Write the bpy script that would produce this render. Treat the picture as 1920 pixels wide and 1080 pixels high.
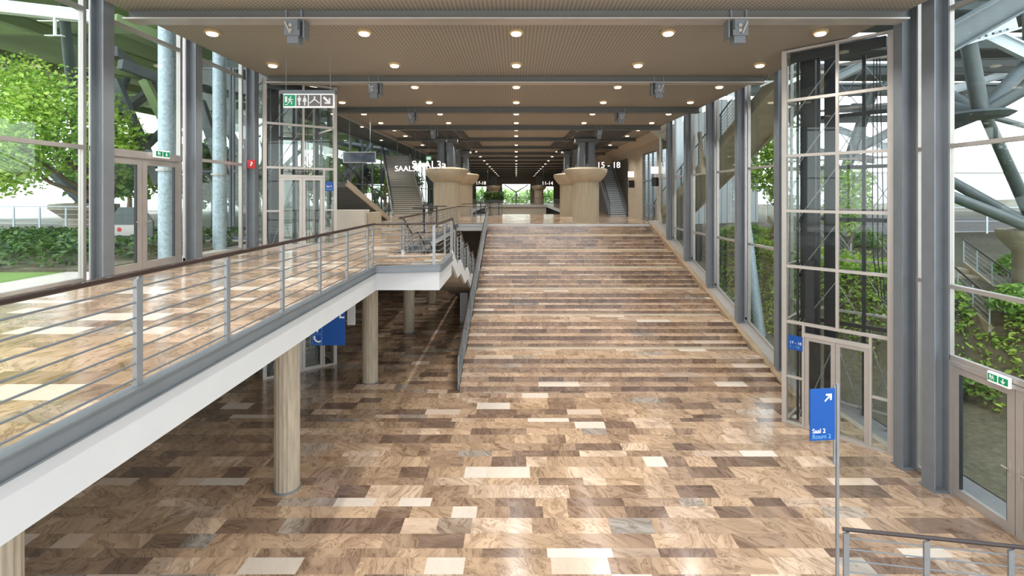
import bpy, math, random
from mathutils import Vector
for o in list(bpy.data.objects): bpy.data.objects.remove(o)
sc = bpy.context.scene
C = sc.collection
R = random.Random(7)

# ------------------------------------------------------------ camera, world, exposure
F = 907.0
CZ = 1.7
cam_d = bpy.data.cameras.new('camera'); cam = bpy.data.objects.new('camera', cam_d); C.objects.link(cam)
cam.location = (0, 0, CZ); cam.rotation_euler = (math.pi/2, 0, 0)
cam_d.sensor_width = 36; cam_d.lens = 36*F/1920
cam_d.shift_x = -8/1920; cam_d.shift_y = -175/1920
cam_d.clip_end = 600; cam_d.clip_start = 0.05
sc.camera = cam
w = bpy.data.worlds.new('world'); sc.world = w; w.use_nodes = True
nt = w.node_tree; nt.nodes.clear()
wo = nt.nodes.new('ShaderNodeOutputWorld'); bg = nt.nodes.new('ShaderNodeBackground')
tc = nt.nodes.new('ShaderNodeTexCoord'); sep = nt.nodes.new('ShaderNodeSeparateXYZ')
rp = nt.nodes.new('ShaderNodeValToRGB')
nt.links.new(tc.outputs['Generated'], sep.inputs[0]); nt.links.new(sep.outputs['Z'], rp.inputs[0])
rp.color_ramp.elements[0].position = 0.0; rp.color_ramp.elements[0].color = (0.95, 0.97, 1, 1)
rp.color_ramp.elements[1].position = 0.7; rp.color_ramp.elements[1].color = (0.70, 0.82, 1, 1)
nt.links.new(rp.outputs[0], bg.inputs[0]); bg.inputs[1].default_value = 4.3
nt.links.new(bg.outputs[0], wo.inputs[0])
sun_d = bpy.data.lights.new('sun', 'SUN'); sun_d.energy = 2.2; sun_d.angle = 0.6; sun_d.color = (1, .96, .88)
sun = bpy.data.objects.new('sun', sun_d); C.objects.link(sun); sun.rotation_euler = (math.radians(16), math.radians(-20), 0)
sc.view_settings.view_transform = 'Standard'; sc.view_settings.look = 'None'
sc.view_settings.gamma = 1; sc.view_settings.use_curve_mapping = False
sc.view_settings.exposure = -0.12
SPOT_W = 330.0
cy = sc.cycles
cy.use_denoising = True; cy.max_bounces = 8; cy.diffuse_bounces = 4; cy.glossy_bounces = 4
cy.transparent_max_bounces = 40; cy.sample_clamp_indirect = 6; cy.caustics_reflective = False; cy.caustics_refractive = False

# ------------------------------------------------------------ materials
M = {}
def S(c):
    f = lambda v: ((v/255+0.055)/1.055)**2.4 if v > 10 else v/255/12.92
    return (f(c[0]), f(c[1]), f(c[2]), 1)
def mat(name, rgb, rough=0.6, metal=0.0, noise=0.0, nscale=6, stretch=None, emit=None, estr=1.0, bump=0.0, spec=0.5, dark=None):
    m = bpy.data.materials.new(name); m.use_nodes = True
    t = m.node_tree; b = t.nodes['Principled BSDF']
    b.inputs['Base Color'].default_value = S(rgb); b.inputs['Roughness'].default_value = rough
    b.inputs['Metallic'].default_value = metal; b.inputs['Specular IOR Level'].default_value = spec
    if noise or bump:
        c = t.nodes.new('ShaderNodeTexCoord'); mp = t.nodes.new('ShaderNodeMapping'); n = t.nodes.new('ShaderNodeTexNoise')
        if stretch: mp.inputs['Scale'].default_value = stretch
        n.inputs['Scale'].default_value = nscale; n.inputs['Detail'].default_value = 5
        t.links.new(c.outputs['Object'], mp.inputs[0]); t.links.new(mp.outputs[0], n.inputs['Vector'])
        if noise:
            r = t.nodes.new('ShaderNodeValToRGB')
            a = S(dark) if dark else tuple(x*(1-noise) for x in S(rgb)[:3])+(1,)
            h = tuple(min(1, x*(1+noise*.6)) for x in S(rgb)[:3])+(1,)
            r.color_ramp.elements[0].position = .3; r.color_ramp.elements[0].color = a
            r.color_ramp.elements[1].position = .7; r.color_ramp.elements[1].color = h
            t.links.new(n.outputs['Fac'], r.inputs[0]); t.links.new(r.outputs[0], b.inputs['Base Color'])
        if bump:
            bn = t.nodes.new('ShaderNodeBump'); bn.inputs['Strength'].default_value = bump; bn.inputs['Distance'].default_value = .01
            t.links.new(n.outputs['Fac'], bn.inputs['Height']); t.links.new(bn.outputs[0], b.inputs['Normal'])
    if emit:
        b.inputs['Emission Color'].default_value = S(emit); b.inputs['Emission Strength'].default_value = estr
    M[name] = m; return m
mat('steel_paint', (116, 121, 126), .42, .0, .08, 3)
mat('beam_paint', (92, 92, 88), .5, 0, .06, 2)
mat('alu', (176, 170, 164), .35, .35, .06, 4)
mat('alu_light', (180, 173, 165), .35, .2, .05, 4)
mat('galvanised', (176, 190, 198), .5, .2, .25, 14)
mat('rail_steel', (138, 141, 142), .45, .35, .08, 8)
mat('kerb_steel', (116, 122, 126), .5, .2, .08, 3)
mat('handrail', (52, 40, 36), .35, 0, .1, 8)
mat('white_paint', (194, 196, 196), .6, 0, .03, 2)
mat('concrete', (166, 154, 134), .8, 0, .22, 7, (3, 3, .25), bump=.15)
mat('kerb_stone', (160, 138, 112), .35, 0, .2, 5, (1, .5, 1))
mat('concrete_shaft', (168, 156, 134), .8, 0, .16, 5, (3, 3, .12), bump=.1)
mat('concrete_cap', (178, 165, 141), .8, 0, .10, 2.2, bump=.1)
mat('dark', (34, 35, 37), .5)
mat('black_steel', (40, 42, 44), .45, .2)
mat('gold_ring', (190, 165, 125), .45, .1)
mat('lamp_glow', (255, 245, 225), .5, emit=(255, 238, 210), estr=3.0)
mat('neon', (255, 250, 250), .5, emit=(255, 240, 236), estr=1.3)
mat('sign_blue', (0, 74, 150), .4, 0, .03, 2)
mat('sign_white', (238, 240, 242), .5)
mat('sign_pale', (110, 165, 215), .5)
mat('sign_green', (0, 128, 84), .4, emit=(0, 128, 84), estr=.35)
mat('sign_lit', (240, 240, 238), .4, emit=(235, 235, 232), estr=.45)
mat('sign_grey', (112, 106, 104), .5)
mat('sign_red', (178, 26, 30), .4)
mat('wall_beige', (172, 160, 140), .7, 0, .06, 1.5, (1, 1, 4))
mat('asphalt', (128, 126, 124), .9, 0, .12, 20)
mat('paving', (188, 180, 170), .9, 0, .18, 30)
mat('lawn', (104, 134, 58), 1, 0, .3, 40, bump=.4)
mat('soil', (98, 92, 72), 1, 0, .35, 8)
mat('bark', (118, 100, 78), .9, 0, .35, 10, (3, 3, .6), bump=.6)
mat('white_build', (240, 242, 244), .7, 0, .03, .3)
mat('roof_grass_bounce', (132, 152, 104), .8, 0, .18, .25)  # green light thrown back by the grass is put into this colour
mat('roof_grey', (92, 98, 96), .8, 0, .18, .3)
mat('truss_dark', (84, 92, 92), .5, .1, .12, 2)
mat('truss_pale', (196, 206, 212), .5, .1, .06, 2)
mat('tread_pale', (196, 190, 176), .7, 0, .05, 2)
mat('yellow', (222, 172, 52), .5)
mat('grille', (94, 90, 84), .6)
mat('screen', (24, 24, 28), .2)
mat('glass_pictures', (70, 78, 92), .15, 0, .6, 2.5)

def leafmat(name, a, b_, tr=.35):
    m = bpy.data.materials.new(name); m.use_nodes = True; t = m.node_tree
    p = t.nodes['Principled BSDF']; p.inputs['Roughness'].default_value = .55
    at_ = t.nodes.new('ShaderNodeAttribute'); at_.attribute_name = 'stone'
    r = t.nodes.new('ShaderNodeValToRGB'); r.color_ramp.elements[0].color = S(a); r.color_ramp.elements[1].color = S(b_)
    t.links.new(at_.outputs['Fac'], r.inputs[0]); t.links.new(r.outputs[0], p.inputs['Base Color'])
    tl = t.nodes.new('ShaderNodeBsdfTranslucent'); t.links.new(r.outputs[0], tl.inputs[0])
    mx = t.nodes.new('ShaderNodeMixShader'); mx.inputs[0].default_value = tr
    t.links.new(p.outputs[0], mx.inputs[1]); t.links.new(tl.outputs[0], mx.inputs[2])
    t.links.new(mx.outputs[0], t.nodes['Material Output'].inputs[0]); M[name] = m
leafmat('leaf_bright', (110, 156, 50), (206, 232, 110))
leafmat('leaf_mid', (84, 124, 52), (160, 196, 92))
leafmat('leaf_dark', (40, 66, 34), (104, 138, 66))

def glassmat(name, tint, refl=.05):
    m = bpy.data.materials.new(name); m.use_nodes = True; t = m.node_tree; t.nodes.clear()
    o = t.nodes.new('ShaderNodeOutputMaterial'); tr = t.nodes.new('ShaderNodeBsdfTransparent'); g = t.nodes.new('ShaderNodeBsdfGlossy')
    tr.inputs[0].default_value = tint; g.inputs['Roughness'].default_value = .0; g.inputs[0].default_value = (.92, .97, .95, 1)
    lw = t.nodes.new('ShaderNodeLayerWeight'); lw.inputs[0].default_value = .5
    pw = t.nodes.new('ShaderNodeMath'); pw.operation = 'POWER'; pw.inputs[1].default_value = 4.5
    ml = t.nodes.new('ShaderNodeMath'); ml.operation = 'MULTIPLY_ADD'; ml.inputs[1].default_value = .8; ml.inputs[2].default_value = refl
    mx = t.nodes.new('ShaderNodeMixShader')
    t.links.new(lw.outputs['Facing'], pw.inputs[0]); t.links.new(pw.outputs[0], ml.inputs[0]); t.links.new(ml.outputs[0], mx.inputs[0])
    t.links.new(tr.outputs[0], mx.inputs[1]); t.links.new(g.outputs[0], mx.inputs[2]); t.links.new(mx.outputs[0], o.inputs[0])
    M[name] = m
glassmat('glass', (.95, .98, .965, 1), .03)
glassmat('glass_clear', (.965, .98, .975, 1), .02)

def stonemat():
    m = bpy.data.materials.new('marble'); m.use_nodes = True; t = m.node_tree; b = t.nodes['Principled BSDF']
    N = t.nodes.new; L = t.links.new
    at_ = N('ShaderNodeAttribute'); at_.attribute_name = 'stone'
    sp = N('ShaderNodeSeparateColor'); L(at_.outputs['Color'], sp.inputs[0])
    r = N('ShaderNodeValToRGB'); cr = r.color_ramp; cr.interpolation = 'LINEAR'
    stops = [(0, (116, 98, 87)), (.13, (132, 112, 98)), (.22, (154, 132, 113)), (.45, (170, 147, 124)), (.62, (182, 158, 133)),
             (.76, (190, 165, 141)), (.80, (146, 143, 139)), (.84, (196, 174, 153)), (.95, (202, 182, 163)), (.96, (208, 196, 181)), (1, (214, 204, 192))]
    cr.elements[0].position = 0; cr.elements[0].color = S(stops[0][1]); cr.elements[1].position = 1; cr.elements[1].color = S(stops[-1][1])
    for p, c in stops[1:-1]:
        e = cr.elements.new(p); e.color = S(c)
    L(sp.outputs['Red'], r.inputs[0])
    tc = N('ShaderNodeTexCoord'); ofs = N('ShaderNodeVectorMath'); ofs.operation = 'MULTIPLY_ADD'
    L(at_.outputs['Color'], ofs.inputs[0]); ofs.inputs[1].default_value = (0, 37, 53); L(tc.outputs['Object'], ofs.inputs[2])
    rot = N('ShaderNodeVectorRotate'); rot.rotation_type = 'Z_AXIS'
    an = N('ShaderNodeMath'); an.operation = 'MULTIPLY_ADD'; an.inputs[1].default_value = 1.8; an.inputs[2].default_value = .2
    L(sp.outputs['Blue'], an.inputs[0]); L(an.outputs[0], rot.inputs['Angle']); L(ofs.outputs[0], rot.inputs['Vector'])
    st = N('ShaderNodeVectorMath'); st.operation = 'MULTIPLY'; st.inputs[1].default_value = (.42, .95, .95); L(rot.outputs[0], st.inputs[0])
    wn_ = N('ShaderNodeTexNoise'); wn_.inputs['Scale'].default_value = 1.1; wn_.inputs['Detail'].default_value = 3; L(st.outputs[0], wn_.inputs['Vector'])
    wm = N('ShaderNodeVectorMath'); wm.operation = 'MULTIPLY_ADD'; wm.inputs[1].default_value = (1.6, 1.6, 1.6); L(wn_.outputs['Color'], wm.inputs[0]); L(st.outputs[0], wm.inputs[2])
    wv = N('ShaderNodeTexNoise'); wv.inputs['Scale'].default_value = 1.6; wv.inputs['Detail'].default_value = 6; wv.inputs['Roughness'].default_value = .62
    wv.inputs['Distortion'].default_value = 2.2; L(wm.outputs[0], wv.inputs['Vector'])
    sn = N('ShaderNodeMath'); sn.operation = 'MULTIPLY'; sn.inputs[1].default_value = 17.0; L(wv.outputs['Fac'], sn.inputs[0])
    s2 = N('ShaderNodeMath'); s2.operation = 'SINE'; L(sn.outputs[0], s2.inputs[0])
    ab = N('ShaderNodeMath'); ab.operation = 'ABSOLUTE'; L(s2.outputs[0], ab.inputs[0])
    v1 = N('ShaderNodeValToRGB'); v1.color_ramp.elements[0].position = .0; v1.color_ramp.elements[0].color = (.50, .43, .37, 1)
    v1.color_ramp.elements[1].position = .62; v1.color_ramp.elements[1].color = (1.04, 1.02, 1.0, 1)
    L(ab.outputs[0], v1.inputs[0])
    ns = N('ShaderNodeTexNoise'); ns.inputs['Scale'].default_value = 1.5; ns.inputs['Detail'].default_value = 9; ns.inputs['Roughness'].default_value = .65; ns.inputs['Distortion'].default_value = 1.2
    L(wm.outputs[0], ns.inputs['Vector'])
    v2 = N('ShaderNodeValToRGB'); v2.color_ramp.elements[0].position = .34; v2.color_ramp.elements[0].color = (.55, .49, .44, 1)
    v2.color_ramp.elements[1].position = .60; v2.color_ramp.elements[1].color = (1.12, 1.10, 1.06, 1)
    L(ns.outputs['Fac'], v2.inputs[0])
    # plain pale stones carry few veins
    gt = N('ShaderNodeMath'); gt.operation = 'LESS_THAN'; gt.inputs[1].default_value = .94; L(sp.outputs['Red'], gt.inputs[0])
    am = N('ShaderNodeMath'); am.operation = 'MULTIPLY_ADD'; am.inputs[1].default_value = .68; am.inputs[2].default_value = .12; L(gt.outputs[0], am.inputs[0])
    m1 = N('ShaderNodeMix'); m1.data_type = 'RGBA'; m1.blend_type = 'MULTIPLY'; L(am.outputs[0], m1.inputs['Factor']); L(r.outputs[0], m1.inputs['A']); L(v1.outputs[0], m1.inputs['B'])
    m2 = N('ShaderNodeMix'); m2.data_type = 'RGBA'; m2.blend_type = 'MULTIPLY'; L(am.outputs[0], m2.inputs['Factor']); L(m1.outputs['Result'], m2.inputs['A']); L(v2.outputs[0], m2.inputs['B'])
    L(m2.outputs['Result'], b.inputs['Base Color'])
    n2 = N('ShaderNodeTexNoise'); n2.inputs['Scale'].default_value = .9; L(tc.outputs['Object'], n2.inputs['Vector'])
    rr = N('ShaderNodeMapRange'); rr.inputs['To Min'].default_value = .08; rr.inputs['To Max'].default_value = .24; L(n2.outputs['Fac'], rr.inputs[0])
    L(rr.outputs[0], b.inputs['Roughness']); b.inputs['Specular IOR Level'].default_value = .9
    M['marble'] = m
stonemat()

def ceilmat():
    m = bpy.data.materials.new('ceiling_perforated'); m.use_nodes = True; t = m.node_tree; b = t.nodes['Principled BSDF']
    N = t.nodes.new; L = t.links.new
    tc = N('ShaderNodeTexCoord'); mp = N('ShaderNodeMapping'); mp.inputs['Scale'].default_value = (11.7, 11.7, 11.7)
    L(tc.outputs['Object'], mp.inputs[0])
    fr = N('ShaderNodeVectorMath'); fr.operation = 'FRACTION'; L(mp.outputs[0], fr.inputs[0])
    sb = N('ShaderNodeVectorMath'); sb.operation = 'SUBTRACT'; sb.inputs[1].default_value = (.5, .5, 0); L(fr.outputs[0], sb.inputs[0])
    ml = N('ShaderNodeVectorMath'); ml.operation = 'MULTIPLY'; ml.inputs[1].default_value = (1, 1, 0); L(sb.outputs[0], ml.inputs[0])
    ln = N('ShaderNodeVectorMath'); ln.operation = 'LENGTH'; L(ml.outputs[0], ln.inputs[0])
    lt = N('ShaderNodeMath'); lt.operation = 'LESS_THAN'; lt.inputs[1].default_value = .30; L(ln.outputs['Value'], lt.inputs[0])
    mx = N('ShaderNodeMix'); mx.data_type = 'RGBA'; mx.inputs['A'].default_value = S((156, 148, 136)); mx.inputs['B'].default_value = S((106, 100, 92))
    L(lt.outputs[0], mx.inputs['Factor']); L(mx.outputs['Result'], b.inputs['Base Color']); b.inputs['Roughness'].default_value = .6
    M['ceiling'] = m
ceilmat()
def ribmat():
    m = bpy.data.materials.new('ribbed_cladding'); m.use_nodes = True; t = m.node_tree; b = t.nodes['Principled BSDF']
    N = t.nodes.new; L = t.links.new
    tc = N('ShaderNodeTexCoord'); sp = N('ShaderNodeSeparateXYZ'); L(tc.outputs['Object'], sp.inputs[0])
    ad = N('ShaderNodeMath'); ad.operation = 'ADD'; L(sp.outputs['X'], ad.inputs[0]); L(sp.outputs['Y'], ad.inputs[1])
    mu = N('ShaderNodeMath'); mu.operation = 'MULTIPLY'; mu.inputs[1].default_value = 2.5; L(ad.outputs[0], mu.inputs[0])
    fr = N('ShaderNodeMath'); fr.operation = 'FRACT'; L(mu.outputs[0], fr.inputs[0])
    lt = N('ShaderNodeMath'); lt.operation = 'LESS_THAN'; lt.inputs[1].default_value = .14; L(fr.outputs[0], lt.inputs[0])
    mx = N('ShaderNodeMix'); mx.data_type = 'RGBA'; mx.inputs['A'].default_value = S((222, 228, 230)); mx.inputs['B'].default_value = S((150, 158, 162))
    L(lt.outputs[0], mx.inputs['Factor']); L(mx.outputs['Result'], b.inputs['Base Color'])
    M['ribbed'] = m
ribmat()

# ------------------------------------------------------------ mesh helpers
OFF = {}
def vec(p): return Vector(p)
class Fr:
    """frame on the ground: origin L, u along, n across"""
    def __init__(s, L, Rr, n=None):
        s.L = Vector((L[0], L[1], 0)); d = Vector((Rr[0]-L[0], Rr[1]-L[1], 0)); s.w = d.length; s.u = d.normalized()
        s.n = Vector((-s.u.y, s.u.x, 0)) if n is None else Vector((n[0], n[1], 0)).normalized()
    def P(s, t, d, z): 
        v = s.L + s.u*t + s.n*d; return Vector((v.x, v.y, z))
class MB:
    def __init__(s): s.v = []; s.f = []; s.c = None
    def hexa(s, p):
        b = len(s.v); s.v += [tuple(x) for x in p]
        for q in ((0,3,2,1),(4,5,6,7),(0,1,5,4),(1,2,6,5),(2,3,7,6),(3,0,4,7)): s.f.append(tuple(b+i for i in q))
        return s
    def box(s, x0, x1, y0, y1, z0, z1):
        return s.hexa([(x0,y0,z0),(x1,y0,z0),(x1,y1,z0),(x0,y1,z0),(x0,y0,z1),(x1,y0,z1),(x1,y1,z1),(x0,y1,z1)])
    def lbox(s, fr, t0, t1, d0, d1, z0, z1):
        return s.hexa([fr.P(t0,d0,z0),fr.P(t1,d0,z0),fr.P(t1,d1,z0),fr.P(t0,d1,z0),fr.P(t0,d0,z1),fr.P(t1,d0,z1),fr.P(t1,d1,z1),fr.P(t0,d1,z1)])
    def bar(s, p, q, w, h, up=(0,0,1)):
        p, q = vec(p), vec(q); d = (q-p).normalized(); up = vec(up)
        if abs(d.dot(up)) > .99: up = Vector((1,0,0))
        a = d.cross(up).normalized()*(w/2); b = a.cross(d).normalized()*(h/2)
        return s.hexa([p-a-b, p+a-b, q+a-b, q-a-b, p-a+b, p+a+b, q+a+b, q-a+b])
    def ibeam(s, p, q, w, h, t=.04, up=(0,0,1)):
        p, q = vec(p), vec(q); d = (q-p).normalized(); a = d.cross(vec(up)).normalized(); b = a.cross(d).normalized()
        s.bar(p+b*(h/2-t/2), q+b*(h/2-t/2), w, t, up); s.bar(p-b*(h/2-t/2), q-b*(h/2-t/2), w, t, up); s.bar(p, q, t, h-2*t, up)
        return s
    def tube(s, p, q, r, n=12, r2=None, cap=True):
        p, q = vec(p), vec(q); r2 = r if r2 is None else r2
        d = (q-p).normalized(); up = Vector((0,0,1)) if abs(d.z) < .9 else Vector((1,0,0))
        a = d.cross(up).normalized(); b = a.cross(d); k = len(s.v)
        for c, rr in ((p, r), (q, r2)):
            for i in range(n):
                th = 2*math.pi*i/n; s.v.append(tuple(c + a*math.cos(th)*rr + b*math.sin(th)*rr))
        for i in range(n): j = (i+1) % n; s.f.append((k+i, k+n+i, k+n+j, k+j))
        if cap: s.f.append(tuple(k+i for i in range(n))); s.f.append(tuple(k+n+i for i in reversed(range(n))))
        return s
    def path(s, pts, r, n=8, radii=None):
        for i in range(len(pts)-1):
            s.tube(pts[i], pts[i+1], radii[i] if radii else r, n, radii[i+1] if radii else r)
        return s
    def lathe(s, prof, c, n=32):
        k = len(s.v); m = len(prof)
        for r, z in prof:
            for i in range(n):
                th = 2*math.pi*i/n; s.v.append((c[0]+r*math.cos(th), c[1]+r*math.sin(th), z))
        for a in range(m-1):
            for i in range(n): j = (i+1) % n; s.f.append((k+a*n+i, k+a*n+j, k+(a+1)*n+j, k+(a+1)*n+i))
        s.f.append(tuple(k+i for i in reversed(range(n)))); s.f.append(tuple(k+(m-1)*n+i for i in range(n)))
        return s
    def prism(s, poly, ext, f):
        """poly: 2d points, f(a, b, e) -> 3d, ext=(e0,e1)"""
        k = len(s.v); n = len(poly)
        for e in ext:
            for a, b in poly: s.v.append(tuple(f(a, b, e)))
        s.f.append(tuple(k+i for i in range(n))); s.f.append(tuple(k+n+i for i in reversed(range(n))))
        for i in range(n): j = (i+1) % n; s.f.append((k+i, k+n+i, k+n+j, k+j))
        return s
    def quad(s, a, b, c, d, col=None):
        k = len(s.v); s.v += [tuple(a), tuple(b), tuple(c), tuple(d)]; s.f.append((k, k+1, k+2, k+3))
        if col is not None:
            if s.c is None: s.c = []
            s.c += [col]*4
        return s
    def build(s, name, m, parent=None, smooth=False, loc=None):
        off = Vector(OFF.get(parent.name, (0,0,0))) if parent else Vector(loc or (0,0,0))
        me = bpy.data.meshes.new(name)
        me.from_pydata([(x-off.x, y-off.y, z-off.z) for x, y, z in s.v], [], s.f)
        if s.c is not None:
            a = me.color_attributes.new('stone', 'FLOAT_COLOR', 'CORNER')
            flat = []
            for c in s.c: flat += [c[0], c[1], c[2], 1.0]
            a.data.foreach_set('color', flat)
        me.materials.append(M[m]); me.update()
        if smooth:
            me.polygons.foreach_set('use_smooth', [True]*len(me.polygons))
            try: me.set_sharp_from_angle(angle=math.radians(40))
            except Exception: pass
        o = bpy.data.objects.new(name, me); C.objects.link(o)
        if parent: o.parent = parent
        else: o.location = off
        OFF[o.name] = tuple(off)
        return o
def thing(name, label, cat, loc=(0,0,0), group=None):
    o = bpy.data.objects.new(name, None); C.objects.link(o); o.location = loc; o.empty_display_size = .2
    OFF[o.name] = tuple(loc); tag(o, label, cat, group); return o
def tag(o, label, cat, group=None, kind=None):
    o['label'] = label; o['category'] = cat
    if group: o['group'] = group
    if kind: o['kind'] = kind
    return o
def struct(o, label=None):
    o['kind'] = 'structure'
    if label: o['label'] = label
    return o
def at(x, y, Y):
    return Vector(((x-968)*Y/F, Y, CZ-(y-365)*Y/F))
ORD20 = ['nineteenth', 'twentieth'] + ['twenty-'+q for q in ('first','second','third','fourth','fifth','sixth','seventh','eighth','ninth')] + ['thirtieth', 'thirty-first', 'thirty-second', 'thirty-third']
ORD = ['first','second','third','fourth','fifth','sixth','seventh','eighth','ninth','tenth','eleventh','twelfth','thirteenth','fourteenth','fifteenth','sixteenth','seventeenth','eighteenth'] + ORD20
def text_width(s, size):
    cu = bpy.data.curves.new('tmp', 'FONT'); cu.body = s; cu.size = size
    ob = bpy.data.objects.new('tmp', cu); C.objects.link(ob); bpy.context.view_layer.update()
    wd = max(c[0] for c in ob.bound_box); bpy.data.objects.remove(ob); bpy.data.curves.remove(cu); return wd
def text(name, s, size, org, ux, m, parent=None, ext=.006, align='LEFT', nrm=None):
    ws = s.split(' ')
    if len(ws) > 1:
        for i, q in enumerate(ws):
            d = text_width(' '.join(ws[:i+1]), size)-text_width(q, size)
            text(name, q, size, Vector(org)+Vector(ux).normalized()*d, ux, m, parent, ext)
        return
    cu = bpy.data.curves.new(name, 'FONT'); cu.body = s; cu.size = size; cu.extrude = ext; cu.align_x = align
    ob = bpy.data.objects.new('tmp', cu); C.objects.link(ob); bpy.context.view_layer.update()
    me = bpy.data.meshes.new_from_object(ob.evaluated_get(bpy.context.evaluated_depsgraph_get()))
    bpy.data.objects.remove(ob); bpy.data.curves.remove(cu)
    ux = Vector(ux).normalized(); uz = Vector((0,0,1)); n = ux.cross(uz)
    off = Vector(OFF.get(parent.name, (0,0,0))) if parent else Vector((0,0,0))
    o3 = Vector(org)
    for v in me.vertices:
        c = v.co.copy(); v.co = o3 + ux*c.x + uz*c.y + n*c.z - off
    me.materials.clear(); me.materials.append(M[m])
    o = bpy.data.objects.new(name, me); C.objects.link(o)
    if parent: o.parent = parent
    OFF[o.name] = tuple(off); return o

LOW = -4.06
# ------------------------------------------------------------ stone floors
def colr(r): return (r.random(), r.random(), r.random())
def rows(y0, y1, marks, r):
    ys = [y0]; y = y0
    while y < y1-1e-6:
        y += r.choice([.20, .32, .34, .40, .32, .25])
        for mk in marks:
            if ys[-1] < mk-1e-6 and y > mk-.12: 
                if abs(y-mk) < .18 or y > mk: y = mk
        y = min(y, y1); ys.append(y)
    return ys
def stone_floor(y0, y1, z, intervals, marks=(), seed=1, pale=False):
    r = random.Random(seed); mb = MB(); ys = rows(y0, y1, sorted(marks), r)
    for a, b in zip(ys, ys[1:]):
        if b-a < 1e-5: continue
        for xa, xb in intervals((a+b)/2):
            x = xa - r.random()*.8
            while x < xb:
                L = r.choice([.45, .6, .75, .9, 1.05]); x2 = x+L
                if x2 > xa+.02:
                    p, q = max(x, xa), min(x2, xb)
                    c = colr(r)
                    if pale: c = (.97 if c[0] > .86 else .16+.9*c[0], c[1], c[2])
                    mb.quad((p,a,z),(q,a,z),(q,b,z),(p,b,z), c)
                x = x2
    return mb
WX = 8.45
VY0, VY1 = 42.0, 84.0
fl = MB().box(-WX-.2, WX+.2, -4, 100.5, LOW-.4, LOW-.01).build('floor', 'concrete'); struct(fl)
stone_floor(-4, 100, LOW, lambda y: [(-WX, WX)] , (), 3).build('floor_paving', 'marble', fl)

def deck_iv(y):
    if y < 11.75: return [(-WX, -3.4)]
    if y < 14.0: return [(-WX, -1.87)]
    if y < 18.7: return [(-WX, -3.47)]
    if y < 28.45: return [(-13.6, -3.47)]
    if y < VY0: return [(-13.6, WX+.6)]
    if y < VY1: return [(-13.6, -5.2), (5.2, WX+.6)]
    return [(-13.6, WX+.6)]
du = MB()
du.box(-WX, -3.4, -4, 11.75, -.62, -.02); du.box(-WX, -1.87, 11.75, 14.0, -.62, -.02)
du.box(-WX, -3.47, 14.0, 18.7, -.43, -.02); du.box(-13.6, -3.47, 18.7, 28.45, -.43, -.02)
du.box(-13.6, 9.05, 28.45, VY0, -.43, -.02); du.box(-13.6, -5.2, VY0, VY1, -.43, -.02); du.box(5.2, 9.05, VY0, VY1, -.43, -.02)
du.box(-13.6, 9.05, VY1, 100.5, -.43, -.02)
fu = struct(du.build('floor_upper', 'white_paint'))
stone_floor(-4, 100, 0, deck_iv, (11.75, 14.0, 18.7, 28.45, VY0, VY1), 5, True).build('floor_paving', 'marble', fu)

# ------------------------------------------------------------ grand stair
ST0 = 14.17; TR = .37; LD = 1.09; NR = 28; RISE = -LOW/NR
prof = [(ST0, LOW)]
y = ST0; z = LOW
for i in range(NR):
    z += RISE; prof.append((y, z))
    if i == NR-1: break
    y += LD if (i % 4 == 3) else TR
    prof.append((y, z))
STY = y; 
prof.append((STY+.0, 0))
rs = random.Random(11); gs = MB(); XL, XR = -1.66, 7.82
for (ya, za), (yb, zb) in zip(prof, prof[1:]):
    if abs(ya-yb)+abs(za-zb) < 1e-4: continue
    if abs(ya-yb) < 1e-5: strips = [((ya,za),(yb,zb))]
    elif yb-ya > .8: strips = [((ya-.02,za),(ya+.35,za)), ((ya+.35,za),(ya+.72,za)), ((ya+.72,za),(yb,zb))]
    else: strips = [((ya-.02,za),(yb,zb))]
    for (p, pz), (q, qz) in strips:
        x = XL - rs.random()*.8
        while x < XR:
            x2 = x + rs.choice([.75, .9, 1.05, 1.2])
            a, b = max(x, XL), min(x2, XR); c = colr(rs)
            if abs(pz-qz) > 1e-5: c = (c[0]*.36, c[1], c[2])   # weaker light on upright risers is put into darker stone tones
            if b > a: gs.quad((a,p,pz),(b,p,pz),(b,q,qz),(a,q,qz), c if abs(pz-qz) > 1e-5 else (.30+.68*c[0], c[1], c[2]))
            x = x2
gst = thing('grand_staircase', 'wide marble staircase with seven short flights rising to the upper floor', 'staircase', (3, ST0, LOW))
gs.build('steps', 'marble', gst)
core = [(ST0+.05, LOW)] + [(ST0+.05, LOW+.05)] + [(STY, -.25), (STY, LOW)]
MB().prism(core, (XL+.02, XR), lambda a, b, e: (e, a, b)).build('base_block', 'wall_beige', gst)
sl = (0-LOW)/(STY-ST0)
kb = MB(); kp = [(ST0-.5, LOW), (ST0-.5, LOW+.08), (ST0+.35, LOW+.30), (STY+.2, .16), (STY+.2, -.3)]
kb.prism(kp, (XR, 8.42), lambda a, b, e: (e, a, b))
kb.build('side_kerb', 'kerb_stone', gst)
MB().prism([(p[0], p[1]+.012) if i in (1,2,3) else p for i, p in enumerate(kp)], (XR+.19, 8.44), lambda a, b, e: (e, a, b)).build('sill_plate', 'alu', gst)
def kerb_z(y): return LOW+.30 + (y-ST0-.35)*(.16-LOW-.30)/(STY+.2-ST0-.35)

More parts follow.
